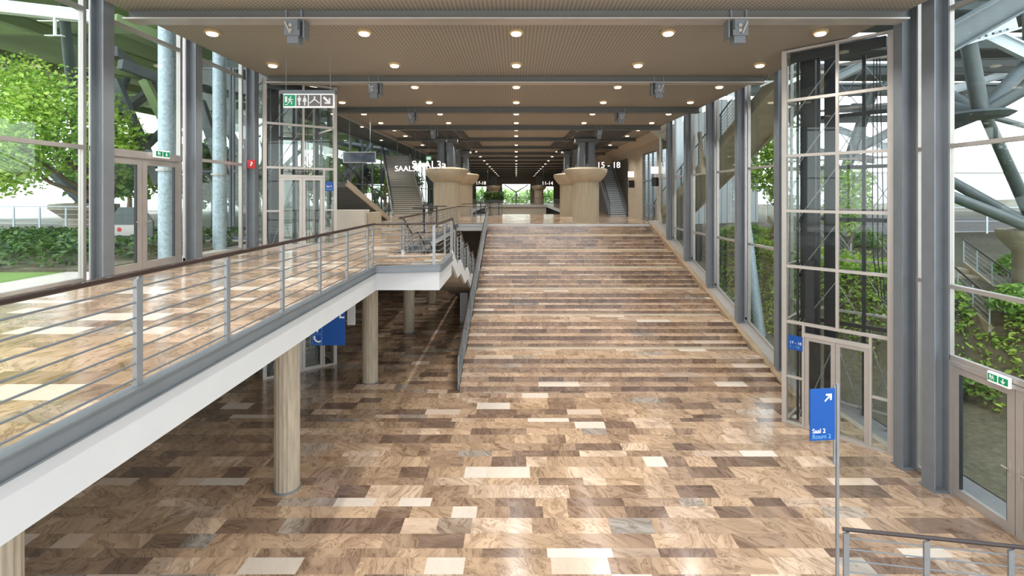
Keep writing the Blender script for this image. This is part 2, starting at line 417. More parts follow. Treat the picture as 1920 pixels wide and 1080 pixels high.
# ------------------------------------------------------------ ceiling
CE = 5.37; XC = 7.78
struct(MB().box(-XC, XC, -4, 100, CE, CE+.3).build('ceiling', 'ceiling'))
struct(MB().box(-8.7, 8.7, -4, 28, 8.3, 8.6).build('trim_sky_block', 'roof_grey'))  # sheet added above the ceiling gaps to keep direct sky light out
struct(MB().box(-13.6, -XC-.02, 18.7, 100, 6.6, 6.9).build('ceiling_annex', 'roof_grey'))
struct(MB().prism([(XC+.01, CE-.05), (9.3, 4.55), (9.3, 5.8), (XC+.01, 5.8)], (28.2, 100), lambda a, b, e: (a, e, b)).build('ceiling_side', 'wall_beige'))
struct(MB().bar((-XC-.05, 18.7, CE+.05), (-XC-.05, 100, CE+.05), .12, .42).build('trim_ceiling_edge', 'alu'))
BY = [9.66+5.4*k for k in range(17)]
for k, yb in enumerate(BY):
    nm = f'grey steel beam crossing the ceiling, {ORD[k]} from the front'
    g = 'steel beams crossing the ceiling'
    t = thing('ceiling_beam', nm, 'beam', (0, yb, 5.15), g)
    xe = 7.72
    MB().box(-xe, xe, yb-.18, yb+.18, 5.15, 5.18).build('flange', 'alu' if k < 2 else 'beam_paint', t)
    MB().box(-xe, xe, yb-.02, yb+.02, 5.18, CE).build('web', 'beam_paint', t)
    if k < 6:
        for sx in (-1, 1):
            xc = sx*4.42
            h = thing('hanger_bracket', f'steel connector box hanging under the {ORD[k]} ceiling beam, {"left" if sx<0 else "right"} of the middle', 'bracket', (xc, yb, 5.15))
            MB().box(xc-.15, xc+.15, yb-.14, yb+.14, 4.84, 5.149).box(xc-.13*sx-.012, xc-.13*sx+.012, yb-.2, yb-.14, 4.95, 5.14).build('box', 'kerb_steel', h)
            MB().box(xc-.11, xc+.11, yb-.10, yb+.10, 4.70, 4.84).build('lower_block', 'steel_paint', h)
            MB().box(xc-sx*.22-.015, xc-sx*.22+.015, yb-.12, yb+.12, 4.80, 5.149).build('side_plate', 'kerb_steel', h)
            MB().bar((xc+sx*.12, yb-.165, 5.10), (xc+sx*.02, yb-.165, 4.87), .03, .025, (0,1,0)).build('lever', 'alu_light', h)
            MB().tube((xc-.02, yb-.14, 5.03), (xc-.02, yb-.17, 5.03), .035).tube((xc-.02, yb-.14, 4.93), (xc-.02, yb-.17, 4.93), .035).build('bolt', 'alu_light', h)
            MB().box(xc-.17, xc-.13, yb-.06, yb-.02, 5.18, CE-.001).build('stiffener', 'kerb_steel', h)
            MB().box(xc+.13, xc+.17, yb-.06, yb-.02, 5.18, CE-.001).build('stiffener', 'kerb_steel', h)
# downlights
def downlight(loc):
    t = thing('downlight', '', 'ceiling lamp', loc)
    x, y, z = loc
    MB().lathe([(.115, z-.055), (.165, z-.045), (.168, z-.005), (.168, z)], loc, 20).build('housing_ring', 'gold_ring', t, True)
    MB().lathe([(.02, z-.105), (.09, z-.100), (.115, z-.085), (.115, z-.056)], loc, 20).build('lens', 'lamp_glow', t, True)
    return t
dproto = downlight((0, 0, 0)); first = True
RY = [8.15-2.7*k for k in (2, 1, 0)] + [10.85+2.7*k for k in range(32)]
def dup(root, loc):
    r = root.copy(); C.objects.link(r); r.location = loc
    for ch in root.children:
        c = ch.copy(); C.objects.link(c); c.parent = r
        for g_ in ch.children:
            d = g_.copy(); C.objects.link(d); d.parent = c
    return r
XN = ['far left', 'left of centre', 'centre', 'right of centre', 'far right']
spot = bpy.data.lights.new('downlight_beam', 'SPOT'); spot.energy = SPOT_W; spot.color = (1, .965, .91)
spot.spot_size = math.radians(125); spot.spot_blend = .8; spot.shadow_soft_size = .06
for iy, yy in enumerate(RY):
    for ix in range(5):
        xx = (ix-2)*3.41
        if yy > 40 and ix in (0, 4): continue
        if 11.8 < yy < 14.5 and ix == 4: xx = 6.82
        if first: o = dproto; first = False; o.location = (xx, yy, CE)
        else: o = dup(dproto, (xx, yy, CE))
        k = iy-3
        if k >= 0: 
            o['label'] = f'round ceiling downlight with brass ring, {ORD[k]} row from the front, {XN[ix]} column'
            o['group'] = 'round downlights in the hall ceiling'
        else: o['label'] = f'round ceiling downlight nearly above the photographer, {ORD[iy]} row from behind, {XN[ix]} column'; o['group'] = 'downlights above the camera'
        if iy < 14 or ix in (1, 2, 3):
            s = bpy.data.objects.new('downlight_beam', spot); C.objects.link(s); s.location = (xx, yy, CE-.16)
for k, (xx, yy) in enumerate(((-11.0, 29.0), (-11.0, 34.5), (-10.4, 38.5), (-12.0, 43.0))):
    o = dup(dproto, (xx, yy, 6.6)); o['label'] = f'small downlight in the higher dark ceiling beside the hall, {ORD[k]} from the front'; o['group'] = 'downlights in the higher side ceiling'
    s = bpy.data.objects.new('downlight_beam', spot); C.objects.link(s); s.location = (xx, yy, 6.43)
# grilles round the mushroom columns
for n_, (ga, gb, xa) in enumerate([(26.0, 30.8, 3.1), (31.5, 36.2, 2.6), (36.8, 41.3, 3.4)]):
    for sx, nm in ((-1, 'left'), (1, 'right')):
        g = MB()
        x0, x1 = sorted((sx*xa, sx*6.4))
        k = x0
        while k < x1: g.box(k, k+.03, ga, gb, CE-.14, CE-.02); k += .22
        k = ga
        while k < gb: g.box(x0, x1, k, k+.03, CE-.14, CE-.02); k += .22
        tag(g.build('ceiling_grille', 'grille'), f'dark square grille on the ceiling by the {nm} mushroom columns, {ORD[n_]} from the front', 'grille')

# ------------------------------------------------------------ steel posts and glazing
def hpost(xin, y, z0, z1, side, name, label, w=.22, d=.26):
    """H section, flanges facing the hall and outside"""
    t = thing(name, label, 'column', (xin, y, z0))
    x0 = xin; x1 = xin+side*d
    a, b = sorted((x0, x1))
    MB().box(a, a+.025, y-w/2, y+w/2, z0, z1).box(b-.025, b, y-w/2, y+w/2, z0, z1).box(a+.025, b-.025, y-.015, y+.015, z0, z1).build('profile', 'steel_paint', t)
    f = MB(); k = MB()
    for zz in (z0+1.3, -.75, .55, 1.95, 3.35, 4.7, 6.1):
        if z0+.3 < zz < z1-.2:
            xa, xb = sorted((x1, x1+side*.12))
            k.box(xa, xb, y+.05, y+.10, zz-.04, zz+.04)
    k.build('glazing_bracket', 'alu_light', t)
    MB().box(min(x0,x1)-.03, max(x0,x1)+.03, y-w/2-.03, y+w/2+.03, z0, z0+.025).build('foot_plate', 'kerb_steel', t)
    return t
wn = [0]; dn = [0]
def glazing(L, Rr, n, z0a, z0b, z1, trans, fw=.07, mull=(), fm='alu', gm='glass', skip=None):
    """glazing bay from L to Rr; bottom slopes from z0a to z0b"""
    wn[0] += 1; fr = Fr(L, Rr, n); W = fr.w; m = MB()
    m.hexa([fr.P(0,-.04,z0a), fr.P(W,-.04,z0b), fr.P(W,.04,z0b), fr.P(0,.04,z0a), fr.P(0,-.04,z0a+.09), fr.P(W,-.04,z0b+.09), fr.P(W,.04,z0b+.09), fr.P(0,.04,z0a+.09)])
    m.lbox(fr, 0, fw, -.05, .05, z0a, z1); m.lbox(fr, W-fw, W, -.05, .05, z0b, z1); m.lbox(fr, fw, W-fw, -.04, .04, z1-fw, z1)
    for zt in trans: m.lbox(fr, fw, W-fw, -.06, .05, zt-.04, zt+.04)
    for mt in mull: m.lbox(fr, mt-.03, mt+.03, -.05, .05, max(z0a, z0b)+.09, z1)
    o = struct(m.build(f'window_{wn[0]}', fm, loc=fr.P(0, 0, min(z0a, z0b))))
    zs = [None] + list(sorted(trans)) + [z1-fw+.04]
    for i in range(len(zs)-1):
        g = MB(); za = (z0a+.09, z0b+.09) if zs[i] is None else (zs[i]+.04,)*2
        if zs[i] is None and skip: continue
        zb = zs[i+1]-.04
        if zb < max(za)+.02: continue
        g.hexa([fr.P(fw,-.006,za[0]), fr.P(W-fw,-.006,za[1]), fr.P(W-fw,.006,za[1]), fr.P(fw,.006,za[0]), fr.P(fw,-.006,zb), fr.P(W-fw,-.006,zb), fr.P(W-fw,.006,zb), fr.P(fw,.006,zb)])
        g.build('window_pane', gm, o)
    return o
def door(L, Rr, n, z0, z1, leaves=2, fm='alu', lw=.10, handle=True):
    dn[0] += 1; fr = Fr(L, Rr, n); W = fr.w; m = MB()
    m.lbox(fr, 0, .06, -.06, .06, z0, z1).lbox(fr, W-.06, W, -.06, .06, z0, z1).lbox(fr, .06, W-.06, -.06, .06, z1-.07, z1).lbox(fr, .06, W-.06, -.03, .03, z0, z0+.015)
    o = struct(m.build(f'door_{dn[0]}', fm, loc=fr.P(0, 0, z0)))
    iw = (W-.12)/leaves
    for i in range(leaves):
        a = .06+i*iw+.006; b = a+iw-.012; za, zb = z0+.02, z1-.075
        lf = MB().lbox(fr, a, a+lw, -.035, .035, za, zb).lbox(fr, b-lw, b, -.035, .035, za, zb).lbox(fr, a+lw, b-lw, -.035, .035, za, za+lw*1.2).lbox(fr, a+lw, b-lw, -.035, .035, zb-lw, zb).build('door_leaf', fm, o)
        MB().lbox(fr, a+lw, b-lw, -.012, .012, za+lw*1.2, zb-lw).build('glass_pane', 'glass', lf)
        MB().lbox(fr, a+lw-.004, a+lw+.014, -.03, .03, za+lw*1.2, zb-lw).lbox(fr, b-lw-.014, b-lw+.004, -.03, .03, za+lw*1.2, zb-lw).build('gasket', 'dark', lf)
        if handle:
            hx = b-lw/2 if i == 0 else a+lw/2; s_ = -1
            MB().lbox(fr, hx-.02, hx+.02, -.05, -.035, z0+.98, z0+1.22).bar(fr.P(hx, -.07, z0+1.1), fr.P(hx+(-.13 if i == 0 else .13), -.07, z0+1.1), .02, .02).bar(fr.P(hx, -.03, z0+1.1), fr.P(hx, -.08, z0+1.1), .02, .02).build('door_handle', 'alu_light', lf)
    return o
GX = 8.42; TOP = 8.2
# left side
for i, yb in enumerate((4.1, 6.8, 9.5, 12.2, 14.9)):
    hpost(-8.0, yb, 0, 8.29, -1, 'steel_post', ('blue-grey post in the left glass wall beside the photographer', 'blue-grey post in the left glass wall just outside the frame', 'thick blue-grey steel post between the garden window and the left glass doors', 'blue-grey steel post behind the left glass doors', 'blue-grey steel post carrying the red fire sign')[i], 1 and .26)
posY = [4.1, 6.8, 9.5, 12.2, 14.9]
nL = (-1, 0)
glazing((-GX, 1.5), (-GX, 6.75), nL, .0, .0, TOP, (2.62, 5.3))
glazing((-GX, 6.85), (-GX, 9.42), nL, .0, .0, TOP, (2.62, 5.3))
glazing((-GX, 9.58), (-GX, 12.12), nL, 2.58, 2.58, TOP, (5.3,))
door((-GX, 9.6), (-GX, 12.1), nL, .0, 2.58, 2, lw=.14)
glazing((-GX, 12.28), (-GX, 14.82), nL, .0, .0, TOP, (2.62, 5.3))
struct(MB().box(-9.2, -GX-.02, -4, 100, -4.5, -.02).build('wall_left', 'concrete'))
hpost(-7.98, 15.75, 0, 5.3, -1, 'steel_post', 'blue-grey steel post beside the left glass lift shaft', .2)
# right side
for i, yb in enumerate((6.8, 9.5, 10.25)):
    hpost(8.08, yb, LOW, 8.29, 1, 'steel_post', ('tall steel post by the exit door at the right edge', 'thick steel post between the exit doors and the right lift', 'steel post touching the near corner of the right lift')[i], (.26, .30, .24)[i], .3)
RYp = [14.9, 17.6, 20.3, 23.0, 25.7]
for i, yb in enumerate(RYp):
    hpost(8.0, yb, kerb_z(yb)-.02, CE+1.5, 1, 'steel_post', f'blue-grey steel post on the kerb beside the marble stairs, {ORD[i]} from the lift', .26)
nR = (1, 0)
glazing((GX, 9.42), (GX, 6.85), nR, -1.48, -1.48, TOP, (-.07, 2.64, 5.3))
glazing((GX, 6.75), (GX, 1.5), nR, LOW, LOW, TOP, (-1.48, -.07, 2.64, 5.3))
door((GX+.0, 9.36), (GX, 6.9), nR, LOW, -1.50, 2, lw=.13)
glazing((GX, 10.15), (GX, 9.65), nR, LOW, LOW, TOP, (-.07, 2.64))
ys = RYp
glazing((8.40, 17.5), (8.40, 15.0), nR, kerb_z(17.5), kerb_z(15.0), CE+1.4, (-.07, 2.64))
for a, b in ((17.7, 20.2), (20.4, 22.9), (23.1, 25.6)):
    glazing((8.40, b), (8.40, a), nR, kerb_z(b), kerb_z(a), CE+1.4, (-.07, 2.64))
glazing((8.40, 28.3), (8.40, 25.8), nR, kerb_z(28.3), kerb_z(25.8), CE, (2.64,))
glazing((8.40, 14.8), (8.40, 13.9), nR, LOW, LOW, TOP, (-1.5, -.07, 2.64))
for k in range(26):
    a = 18.75+3.0*k
    glazing((-13.6, a), (-13.6, a+2.95), nL, 0, 0, 6.6, (2.6,), fm='steel_paint')
for k in range(2):
    glazing((-13.5+2.55*k, 18.68), (-13.5+2.55*k+2.5, 18.68), (0, -1), 0, 0, 6.6, (2.6,), fm='steel_paint')
# right wall beyond the stair top
struct(MB().box(8.42, 8.62, 28.5, 29.0, 0, 5.5).box(8.42, 8.62, 32.3, 36.4, 0, 5.5).box(8.42, 8.62, 29.0, 32.3, 4.4, 5.5).build('wall_right', 'wall_beige'))
glazing((8.5, 32.28), (8.5, 29.02), nR, 0, 0, 4.4, (1.0, 2.6), mull=(1.2, 2.2), fm='steel_paint')
# wall below the upper floor at the back of the lower hall
struct(MB().box(-8.4, -1.7, 34.0, 34.3, LOW, -.44).build('wall_back', 'wall_beige'))

# ------------------------------------------------------------ lifts
def lift(name, label, L, Rr, n, bases, top, tlev, doors_at, signlabel):
    fr = Fr(L, Rr, n); W = fr.w; D = 2.3; b0 = bases
    t = thing(name, label, 'lift', fr.P(W/2, D/2, b0))
    for tt, dd in ((0, 0), (W, 0), (0, D), (W, D)):
        MB().lbox(fr, tt-.055, tt+.055, dd-.055, dd+.055, b0, top).build('corner_post', 'alu_light', t)
    sd = (.21, .80)
    lev = sorted(tlev)
    doorz = [(a, a+2.56) for a in doors_at]
    def prt(nm, *bx):
        m = MB()
        for q in bx: m.lbox(fr, *q)
        m.build(nm, 'alu_light', t)
    for zt in lev+[top-.025]: prt('transom', (.055, W-.055, -.04, .04, zt-.035, zt+.035 if zt < top-.1 else top))
    for za, zb in doorz:
        prt('side_transom', (.055, W*sd[0]-.05, -.035, .035, za+1.16, za+1.21)); prt('side_transom', (W*sd[1]+.09, W-.055, -.035, .035, za+1.16, za+1.21))
        prt('door_frame', (W*sd[0]-.05, W*sd[0], -.05, .05, za, zb), (W*sd[1]+.04, W*sd[1]+.09, -.05, .05, za, zb), (W*sd[0], W*sd[1]+.04, -.05, .05, zb-.30, zb-.22))
        prt('sill', (.055, W*sd[0]-.05, -.035, .035, za, za+.06)); prt('sill', (W*sd[1]+.09, W-.055, -.035, .035, za, za+.06))
    mm = MB()
    segs = []
    inz = lambda z: any(a-.01 <= z < b-.01 for a, b in doorz)
    for za, zb in zip(lev, lev[1:]+[top]):
        if not inz(za): segs.append((za, zb))
    for za, zb in segs: prt('mullion', (W*.53-.03, W*.53+.03, -.04, .04, za+.035, zb-.035))
    for za, zb in segs:
        for ta, tb in ((.055, W*.53-.03), (W*.53+.03, W-.055)):
            MB().lbox(fr, ta, tb, -.006, .006, za+.035, zb-.035).build('glass_pane', 'glass_clear', t)
    for za, zb in doorz:
        for ta, tb in ((.055, W*sd[0]-.05), (W*sd[1]+.09, W-.055)):
            MB().lbox(fr, ta, tb, -.006, .006, za+.06, zb-.035).build('glass_pane', 'glass_clear', t)
        iw = (W*(sd[1]-sd[0])+.04)/2
        for i in range(2):
            a = W*sd[0]+i*iw+.004; b = a+iw-.008; z1 = zb-.30
            lf = MB().lbox(fr, a, a+.09, -.03, .03, za, z1).lbox(fr, b-.09, b, -.03, .03, za, z1).lbox(fr, a+.09, b-.09, -.03, .03, za, za+.10).lbox(fr, a+.09, b-.09, -.03, .03, z1-.09, z1).build('lift_door', 'alu', t)
            MB().lbox(fr, a+.09, b-.09, -.006, .006, za+.10, z1-.09).build('glass_pane', 'glass_clear', lf)
    # side and rear glazing bars and panes
    for (o0, o1) in (((0, 0), (0, D)), ((W, 0), (W, D)), ((0, D), (W, D))):
        p, q = fr.P(o0[0], o0[1], 0), fr.P(o1[0], o1[1], 0); f2 = Fr((p.x, p.y), (q.x, q.y)); k = MB()
        for zt in lev+[top-.04]: k.lbox(f2, .055, f2.w-.055, -.03, .03, zt-.03, zt+.03)
        k.build('side_frame', 'alu_light', t)
        MB().lbox(f2, .055, f2.w-.055, -.005, .005, b0+.05, top-.05).build('side_glass', 'glass_clear', t)
    # inner tower
    for tt, dd, wd in ((.36, .75, .34), (.62, .55, .07), (.62, 1.7, .26), (1.32, 1.9, .08), (1.95, 1.3, .10), (.2, 1.2, .06), (.2, .35, .05)):
        MB().lbox(fr, tt-wd/2, tt+wd/2, dd-wd/2, dd+wd/2, b0, top).build('guide_rail', 'black_steel', t)
    for zt in lev[1:]: MB().lbox(fr, .1, W-.15, 1.84, 1.90, zt-.3, zt-.2).lbox(fr, .18, .24, .3, 1.9, zt-.3, zt-.22).build('ring_beam', 'black_steel', t)
    MB().lbox(fr, .1, W-.1, .1, .2, top-.3, top-.06).build('ring_beam', 'black_steel', t)
    br = MB()
    for za, zb in zip(lev, lev[1:]+[top]):
        br.tube(fr.P(.55, 1.9, za-.2), fr.P(1.32, 1.9, zb-.3), .012, 6).tube(fr.P(1.32, 1.9, za-.2), fr.P(.55, 1.9, zb-.3), .012, 6)
        br.tube(fr.P(1.36, 1.9, za-.2), fr.P(2.1, 1.9, zb-.3), .012, 6).tube(fr.P(2.1, 1.9, za-.2), fr.P(1.36, 1.9, zb-.3), .012, 6)
        br.tube(fr.P(.2, .35, za-.2), fr.P(.2, 1.9, zb-.3), .012, 6).tube(fr.P(.2, 1.9, za-.2), fr.P(.2, .35, zb-.3), .012, 6)
        br.tube(fr.P(.2, .4, za-.2), fr.P(1.05, .4, zb-.3), .011, 6)
    br.build('cross_brace', 'rail_steel', t)
    cb = MB()
    for j, tt in enumerate((1.58, 1.64, 1.70)):
        pts = [fr.P(tt, 1.6, top-.2), fr.P(tt-.03+.05*j, 1.6, 1.5), fr.P(tt+.03*j, 1.55, b0+4.2), fr.P(tt+.12, 1.5, b0+3.2), fr.P(tt+.3, 1.5, b0+3.0)]
        cb.path(pts, .013, 6)
    cb.build('lift_cable', 'dark', t)
    cw = MB().lbox(fr, .38, .56, .30, .80, b0+2.2, b0+4.1)
    cw.build('counterweight', 'dark', t)
    return fr, t
RB = (6.82, 12.29); RA = (8.30, 10.72)
fr_r, lift_r = lift('glass_lift', 'glazed lift shaft with double doors on the lower floor at right', RB, RA, (.72, .694), LOW, 5.34,
     [LOW+.02, -1.50, -.10, 1.29, 2.68, 4.07], [LOW], '')
fr_l, lift_l = lift('glass_lift', 'glazed lift shaft standing on the left behind the hanging exit sign', (-7.86, 15.1), (-6.17, 16.45), (-.62, .78), LOW, 5.34,
     [LOW+.02, -1.50, 0.0, 2.56, 3.95], [LOW, 0.0], '')
# side return of the right lift to the wall
# ------------------------------------------------------------ concrete columns under the bridge
def fluted(c, r, z0, z1, nf=18):
    m = MB(); n = nf*2; k = 0
    prof = []
    for i in range(n):
        th = 2*math.pi*i/n; rr = r if i % 2 == 0 else r*.965
        prof.append((c[0]+rr*math.cos(th), c[1]+rr*math.sin(th)))
    m.prism(prof, (z0, z1), lambda a, b, e: (a, b, e)); return m
for i, yc in enumerate((4.1, 9.5, 14.9, 20.3, 25.7)):
    t = thing('concrete_column', f'round board-marked concrete column under the bridge, {ORD[i]} from the camera', 'column', (-4.5, yc, LOW))
    fluted((-4.5, yc), .235, LOW+.03, -.63 if yc < 14 else (-.63 if yc < 13.9 else -.44)).build('shaft', 'concrete', t)
    MB().lathe([(.26, LOW), (.26, LOW+.03)], (-4.5, yc), 28).build('foot_ring', 'kerb_steel', t)
tag(MB().box(-2.55, -2.2, 21.9, 22.25, LOW, -2.75).build('square_pillar', 'white_paint'), 'square pale pillar carrying the small stairs', 'pillar')

# ------------------------------------------------------------ railings
def railing(label, pts, posts, h=1.0, nb=7, kerb=0, wire=False, post_w=.07, hr='handrail', group=None, z0b=.05, pm='rail_steel', name='railing'):
    base = pts[0]
    t = thing(name, label, 'railing', base, group)
    up = Vector((0,0,1)); P_ = [vec(p) for p in pts]
    MB().path([p+up*h for p in P_], .027, 10).build('handrail', hr, t, True)
    for k in range(nb):
        zz = z0b+.02+(h-.14-z0b)*k/(nb-1) if nb > 1 else h/2
        m = MB().path([p+up*zz for p in P_], .009, 6); m.build('rail_bar', 'kerb_steel' if pm == 'rail_steel' else pm, t)
    for (q, d) in posts:
        q = vec(q); d = vec(d).normalized(); a = Vector((-d.y, d.x, 0))
        m = MB(); 
        lo = -.16 if kerb else 0.0
        m.bar(q+up*lo+a*.0, q+up*(h-.05), post_w, .035, d) if False else m.hexa([q-d*post_w/2-a*.018+up*lo, q+d*post_w/2-a*.018+up*lo, q+d*post_w/2+a*.018+up*lo, q-d*post_w/2+a*.018+up*lo,
               q-d*post_w/2-a*.018+up*(h-.06), q+d*post_w/2-a*.018+up*(h-.03), q+d*post_w/2+a*.018+up*(h-.03), q-d*post_w/2+a*.018+up*(h-.06)])
        m.tube(q+up*(h-.06), q+up*(h-.01), .008, 6)
        m.build('post', pm, t)
    if kerb:
        m = MB()
        for a, b in zip(P_, P_[1:]): 
            m.bar(a+up*(-.085), b+up*(-.085), .06, .17)
            m.bar(a+up*(-.004), b+up*(-.004), .12, .016)
            m.bar(a+up*(-.165), b+up*(-.165), .12, .016)
        m.build('kerb_channel', 'kerb_steel', t)
    return t
rl = [(-3.37, -1.0, 0), (-3.37, 11.5, 0), (-1.86, 11.78, 0), (-1.86, 13.9, 0)]
ps = [((-3.37, 4.31+1.33*k, 0), (0,1,0)) for k in range(-3, 6)]
ps += [((-3.37, 11.35, 0), (0,1,0)), ((-2.0, 11.75, 0), (1,.18,0)), ((-1.86, 12.6, 0), (0,1,0)), ((-1.86, 13.8, 0), (0,1,0))]
railing('long railing with dark handrail along the edge of the bridge at left', rl, ps, kerb=1)
# stair railing of the grand stair
def gz(y): return LOW + (y-ST0)*(-LOW)/(STY-ST0)
pp = [(-1.70, ST0-.02, LOW+.12), (-1.70, STY, .12)]
ps = [((-1.70, ST0+.05+1.42*k, gz(ST0+.05+1.42*k)+.05), (0,1,0)) for k in range(0, 11)]
t = railing('sloping railing with dark handrail on the left side of the marble stairs', pp, ps, h=.98, nb=7, post_w=.08)
MB().bar((-1.70, ST0-.02, LOW+.10), (-1.70, STY, .10), .05, .16).build('stringer', 'kerb_steel', t)
# opening railings on the upper floor
ps = [((-3.47, 14.6+1.38*k, 0), (0,1,0)) for k in range(11)]
railing('railing with dark handrail along the left side of the stair opening', [(-3.47, 14.3, 0), (-3.47, 28.5, 0), (-1.72, 28.5, 0)], ps+[((-2.6, 28.5, 0), (1,0,0)), ((-1.78, 28.5, 0), (1,0,0))], kerb=1)
# ------------------------------------------------------------ small stair from bridge to lower floor
ss = thing('small_staircase', 'narrow staircase with white zigzag sides going down from the bridge', 'staircase', (-2.6, 14.0, 0))
FLI, LAN = 1.66, .52
sprof = [(14.0, 0.0)]
y = 14.0; z = 0.0; fold = [(14.0, 0.0)]
for g_ in range(7):
    for i in range(4):
        z -= RISE; sprof.append((y, z)); y += FLI/4; sprof.append((y, z))
    fold.append((y-FLI/4, z)); y += LAN; sprof.append((y, z)); fold.append((y, z))
m = MB(); rs = random.Random(5)
for (ya, za), (yb, zb) in zip(sprof, sprof[1:]):
    for xa, xb in ((-3.25, -2.55), (-2.55, -1.92)):
        m.quad((xa,ya,za),(xb,ya,za),(xb,yb,zb),(xa,yb,zb), colr(rs))
m.build('steps', 'marble', ss)
up_ = [(a, b+.10) for a, b in fold]; lo_ = [(a, b-.34) for a, b in fold]
for xa, xb in ((-1.92, -1.84), (-3.33, -3.25)):
    MB().prism(up_+lo_[::-1], (xa, xb), lambda a, b, e: (e, a, b)).build('side_stringer', 'white_paint', ss)
MB().prism([(a, b-.20) for a, b in fold]+[(a, b-.30) for a, b in fold][::-1], (-3.25, -1.92), lambda a, b, e: (e, a, b)).build('soffit', 'wall_beige', ss)
for xr, nm in ((-1.86, 'right'), (-3.28, 'left')):
    pts = [(xr, a, b+.06) for a, b in fold]
    ps = []
    for a, b in fold[:12]: ps.append(((xr, a+.08, b), (0,1,0)))
    for (a, b), (c, d) in zip(fold[:12], fold[1:13]):
        if abs(b-d) > .1: ps.append(((xr, (a+c)/2, (b+d)/2), (0,1,0)))
    railing(f'railing stepping down with the small staircase, on its {nm} side', pts, ps, h=.96, nb=7, post_w=.09)

# railing and sign pole at the bottom right
A_ = Vector((4.66, 6.90, LOW)); B_ = Vector((7.9, 6.37, LOW)); dd = (B_-A_).normalized()
ps = [(A_+dd*(.04+1.02*k), dd) for k in range(4)]
railing('railing with dark handrail cut off by the bottom right corner', [A_, B_], ps, h=.99, nb=6)
t = thing('sign_pole', 'thin grey pole holding a blue panel with a white arrow', 'sign', (4.60, 6.93, LOW))
px, py = 4.585, 6.91
MB().box(px-.018, px+.018, py-.018, py+.018, LOW, -1.0).build('pole', 'rail_steel', t)
MB().box(px-.055, px-.03, py-.012, py+.012, -2.15, -1.02).build('side_strip', 'rail_steel', t)
fs = Fr((4.165, 6.86), (4.54, 6.90), (0, 1)); 
pn = MB().lbox(fs, 0, fs.w, -.01, .01, -1.79, -1.06).build('panel', 'sign_blue', t)
def arrow(name, fr, c, s, rot, m, par, th=.16, d=-.014, hook=False):
    if hook: pts = [(-.1, -.5), (.5, -.5), (.5, -.32), (.08, -.32), (.08, .2), (.26, .02), (.38, .14), (0, .52), (-.38, .14), (-.26, .02), (-.08, .2), (-.1, -.5)][:-1]
    else: pts = [(-th/2, -.5), (th/2, -.5), (th/2, .16), (.30, -.06), (.41, .06), (0, .5), (-.41, .06), (-.30, -.06), (-th/2, .16)]
    ca, sa = math.cos(rot), math.sin(rot)
    pts = [((x*ca-y*sa)*s+c[0], (x*sa+y*ca)*s+c[1]) for x, y in pts]
    return MB().prism(pts, (d-.004, d), lambda a, b, e: fr.P(a, e, b)).build(name, m, par)
arrow('arrow', fs, (.27, -1.18), .15, -math.pi/4, 'sign_white', pn, .13)
text('lettering', 'Saal 2', .088, fs.P(.025, -.015, -1.68), fs.u, 'sign_white', pn, .003)
text('lettering', 'Room 2', .088, fs.P(.025, -.015, -1.76), fs.u, 'sign_pale', pn, .003)

# ------------------------------------------------------------ hanging signs
def runner(fr, c, s, m, par, d):
    k = MB(); f = lambda a, b, e: fr.P(c[0]+a*s, e, c[1]+b*s); ex = (d-.004, d)
    k.prism([(-.42, .38), (-.2, .38), (-.2, -.15), (-.42, -.15)], ex, f)
    k.prism([(.12+.07*math.cos(i*math.pi/4), .33+.07*math.sin(i*math.pi/4)) for i in range(8)], ex, f)
    k.prism([(.0, .26), (.14, .2), (.1, -.05), (-.06, -.02)], ex, f)
    k.prism([(.08, -.02), (.26, -.12), (.22, -.36), (.15, -.36), (.17, -.16), (.02, -.08)], ex, f)
    k.prism([(-.06, -.02), (.03, -.05), (-.04, -.24), (-.2, -.3), (-.18, -.22), (-.1, -.2)], ex, f)
    k.prism([(.0, .26), (-.12, .14), (-.1, .04), (-.06, .05), (-.06, .12), (.03, .18)], ex, f)
    k.prism([(.14, .2), (.24, .1), (.36, .14), (.35, .09), (.22, .03), (.1, .12)], ex, f)
    k.prism([(-.42, -.34), (-.14, -.34), (-.14, -.4), (-.42, -.4)], ex, f)
    return k.build('pictogram', m, par)
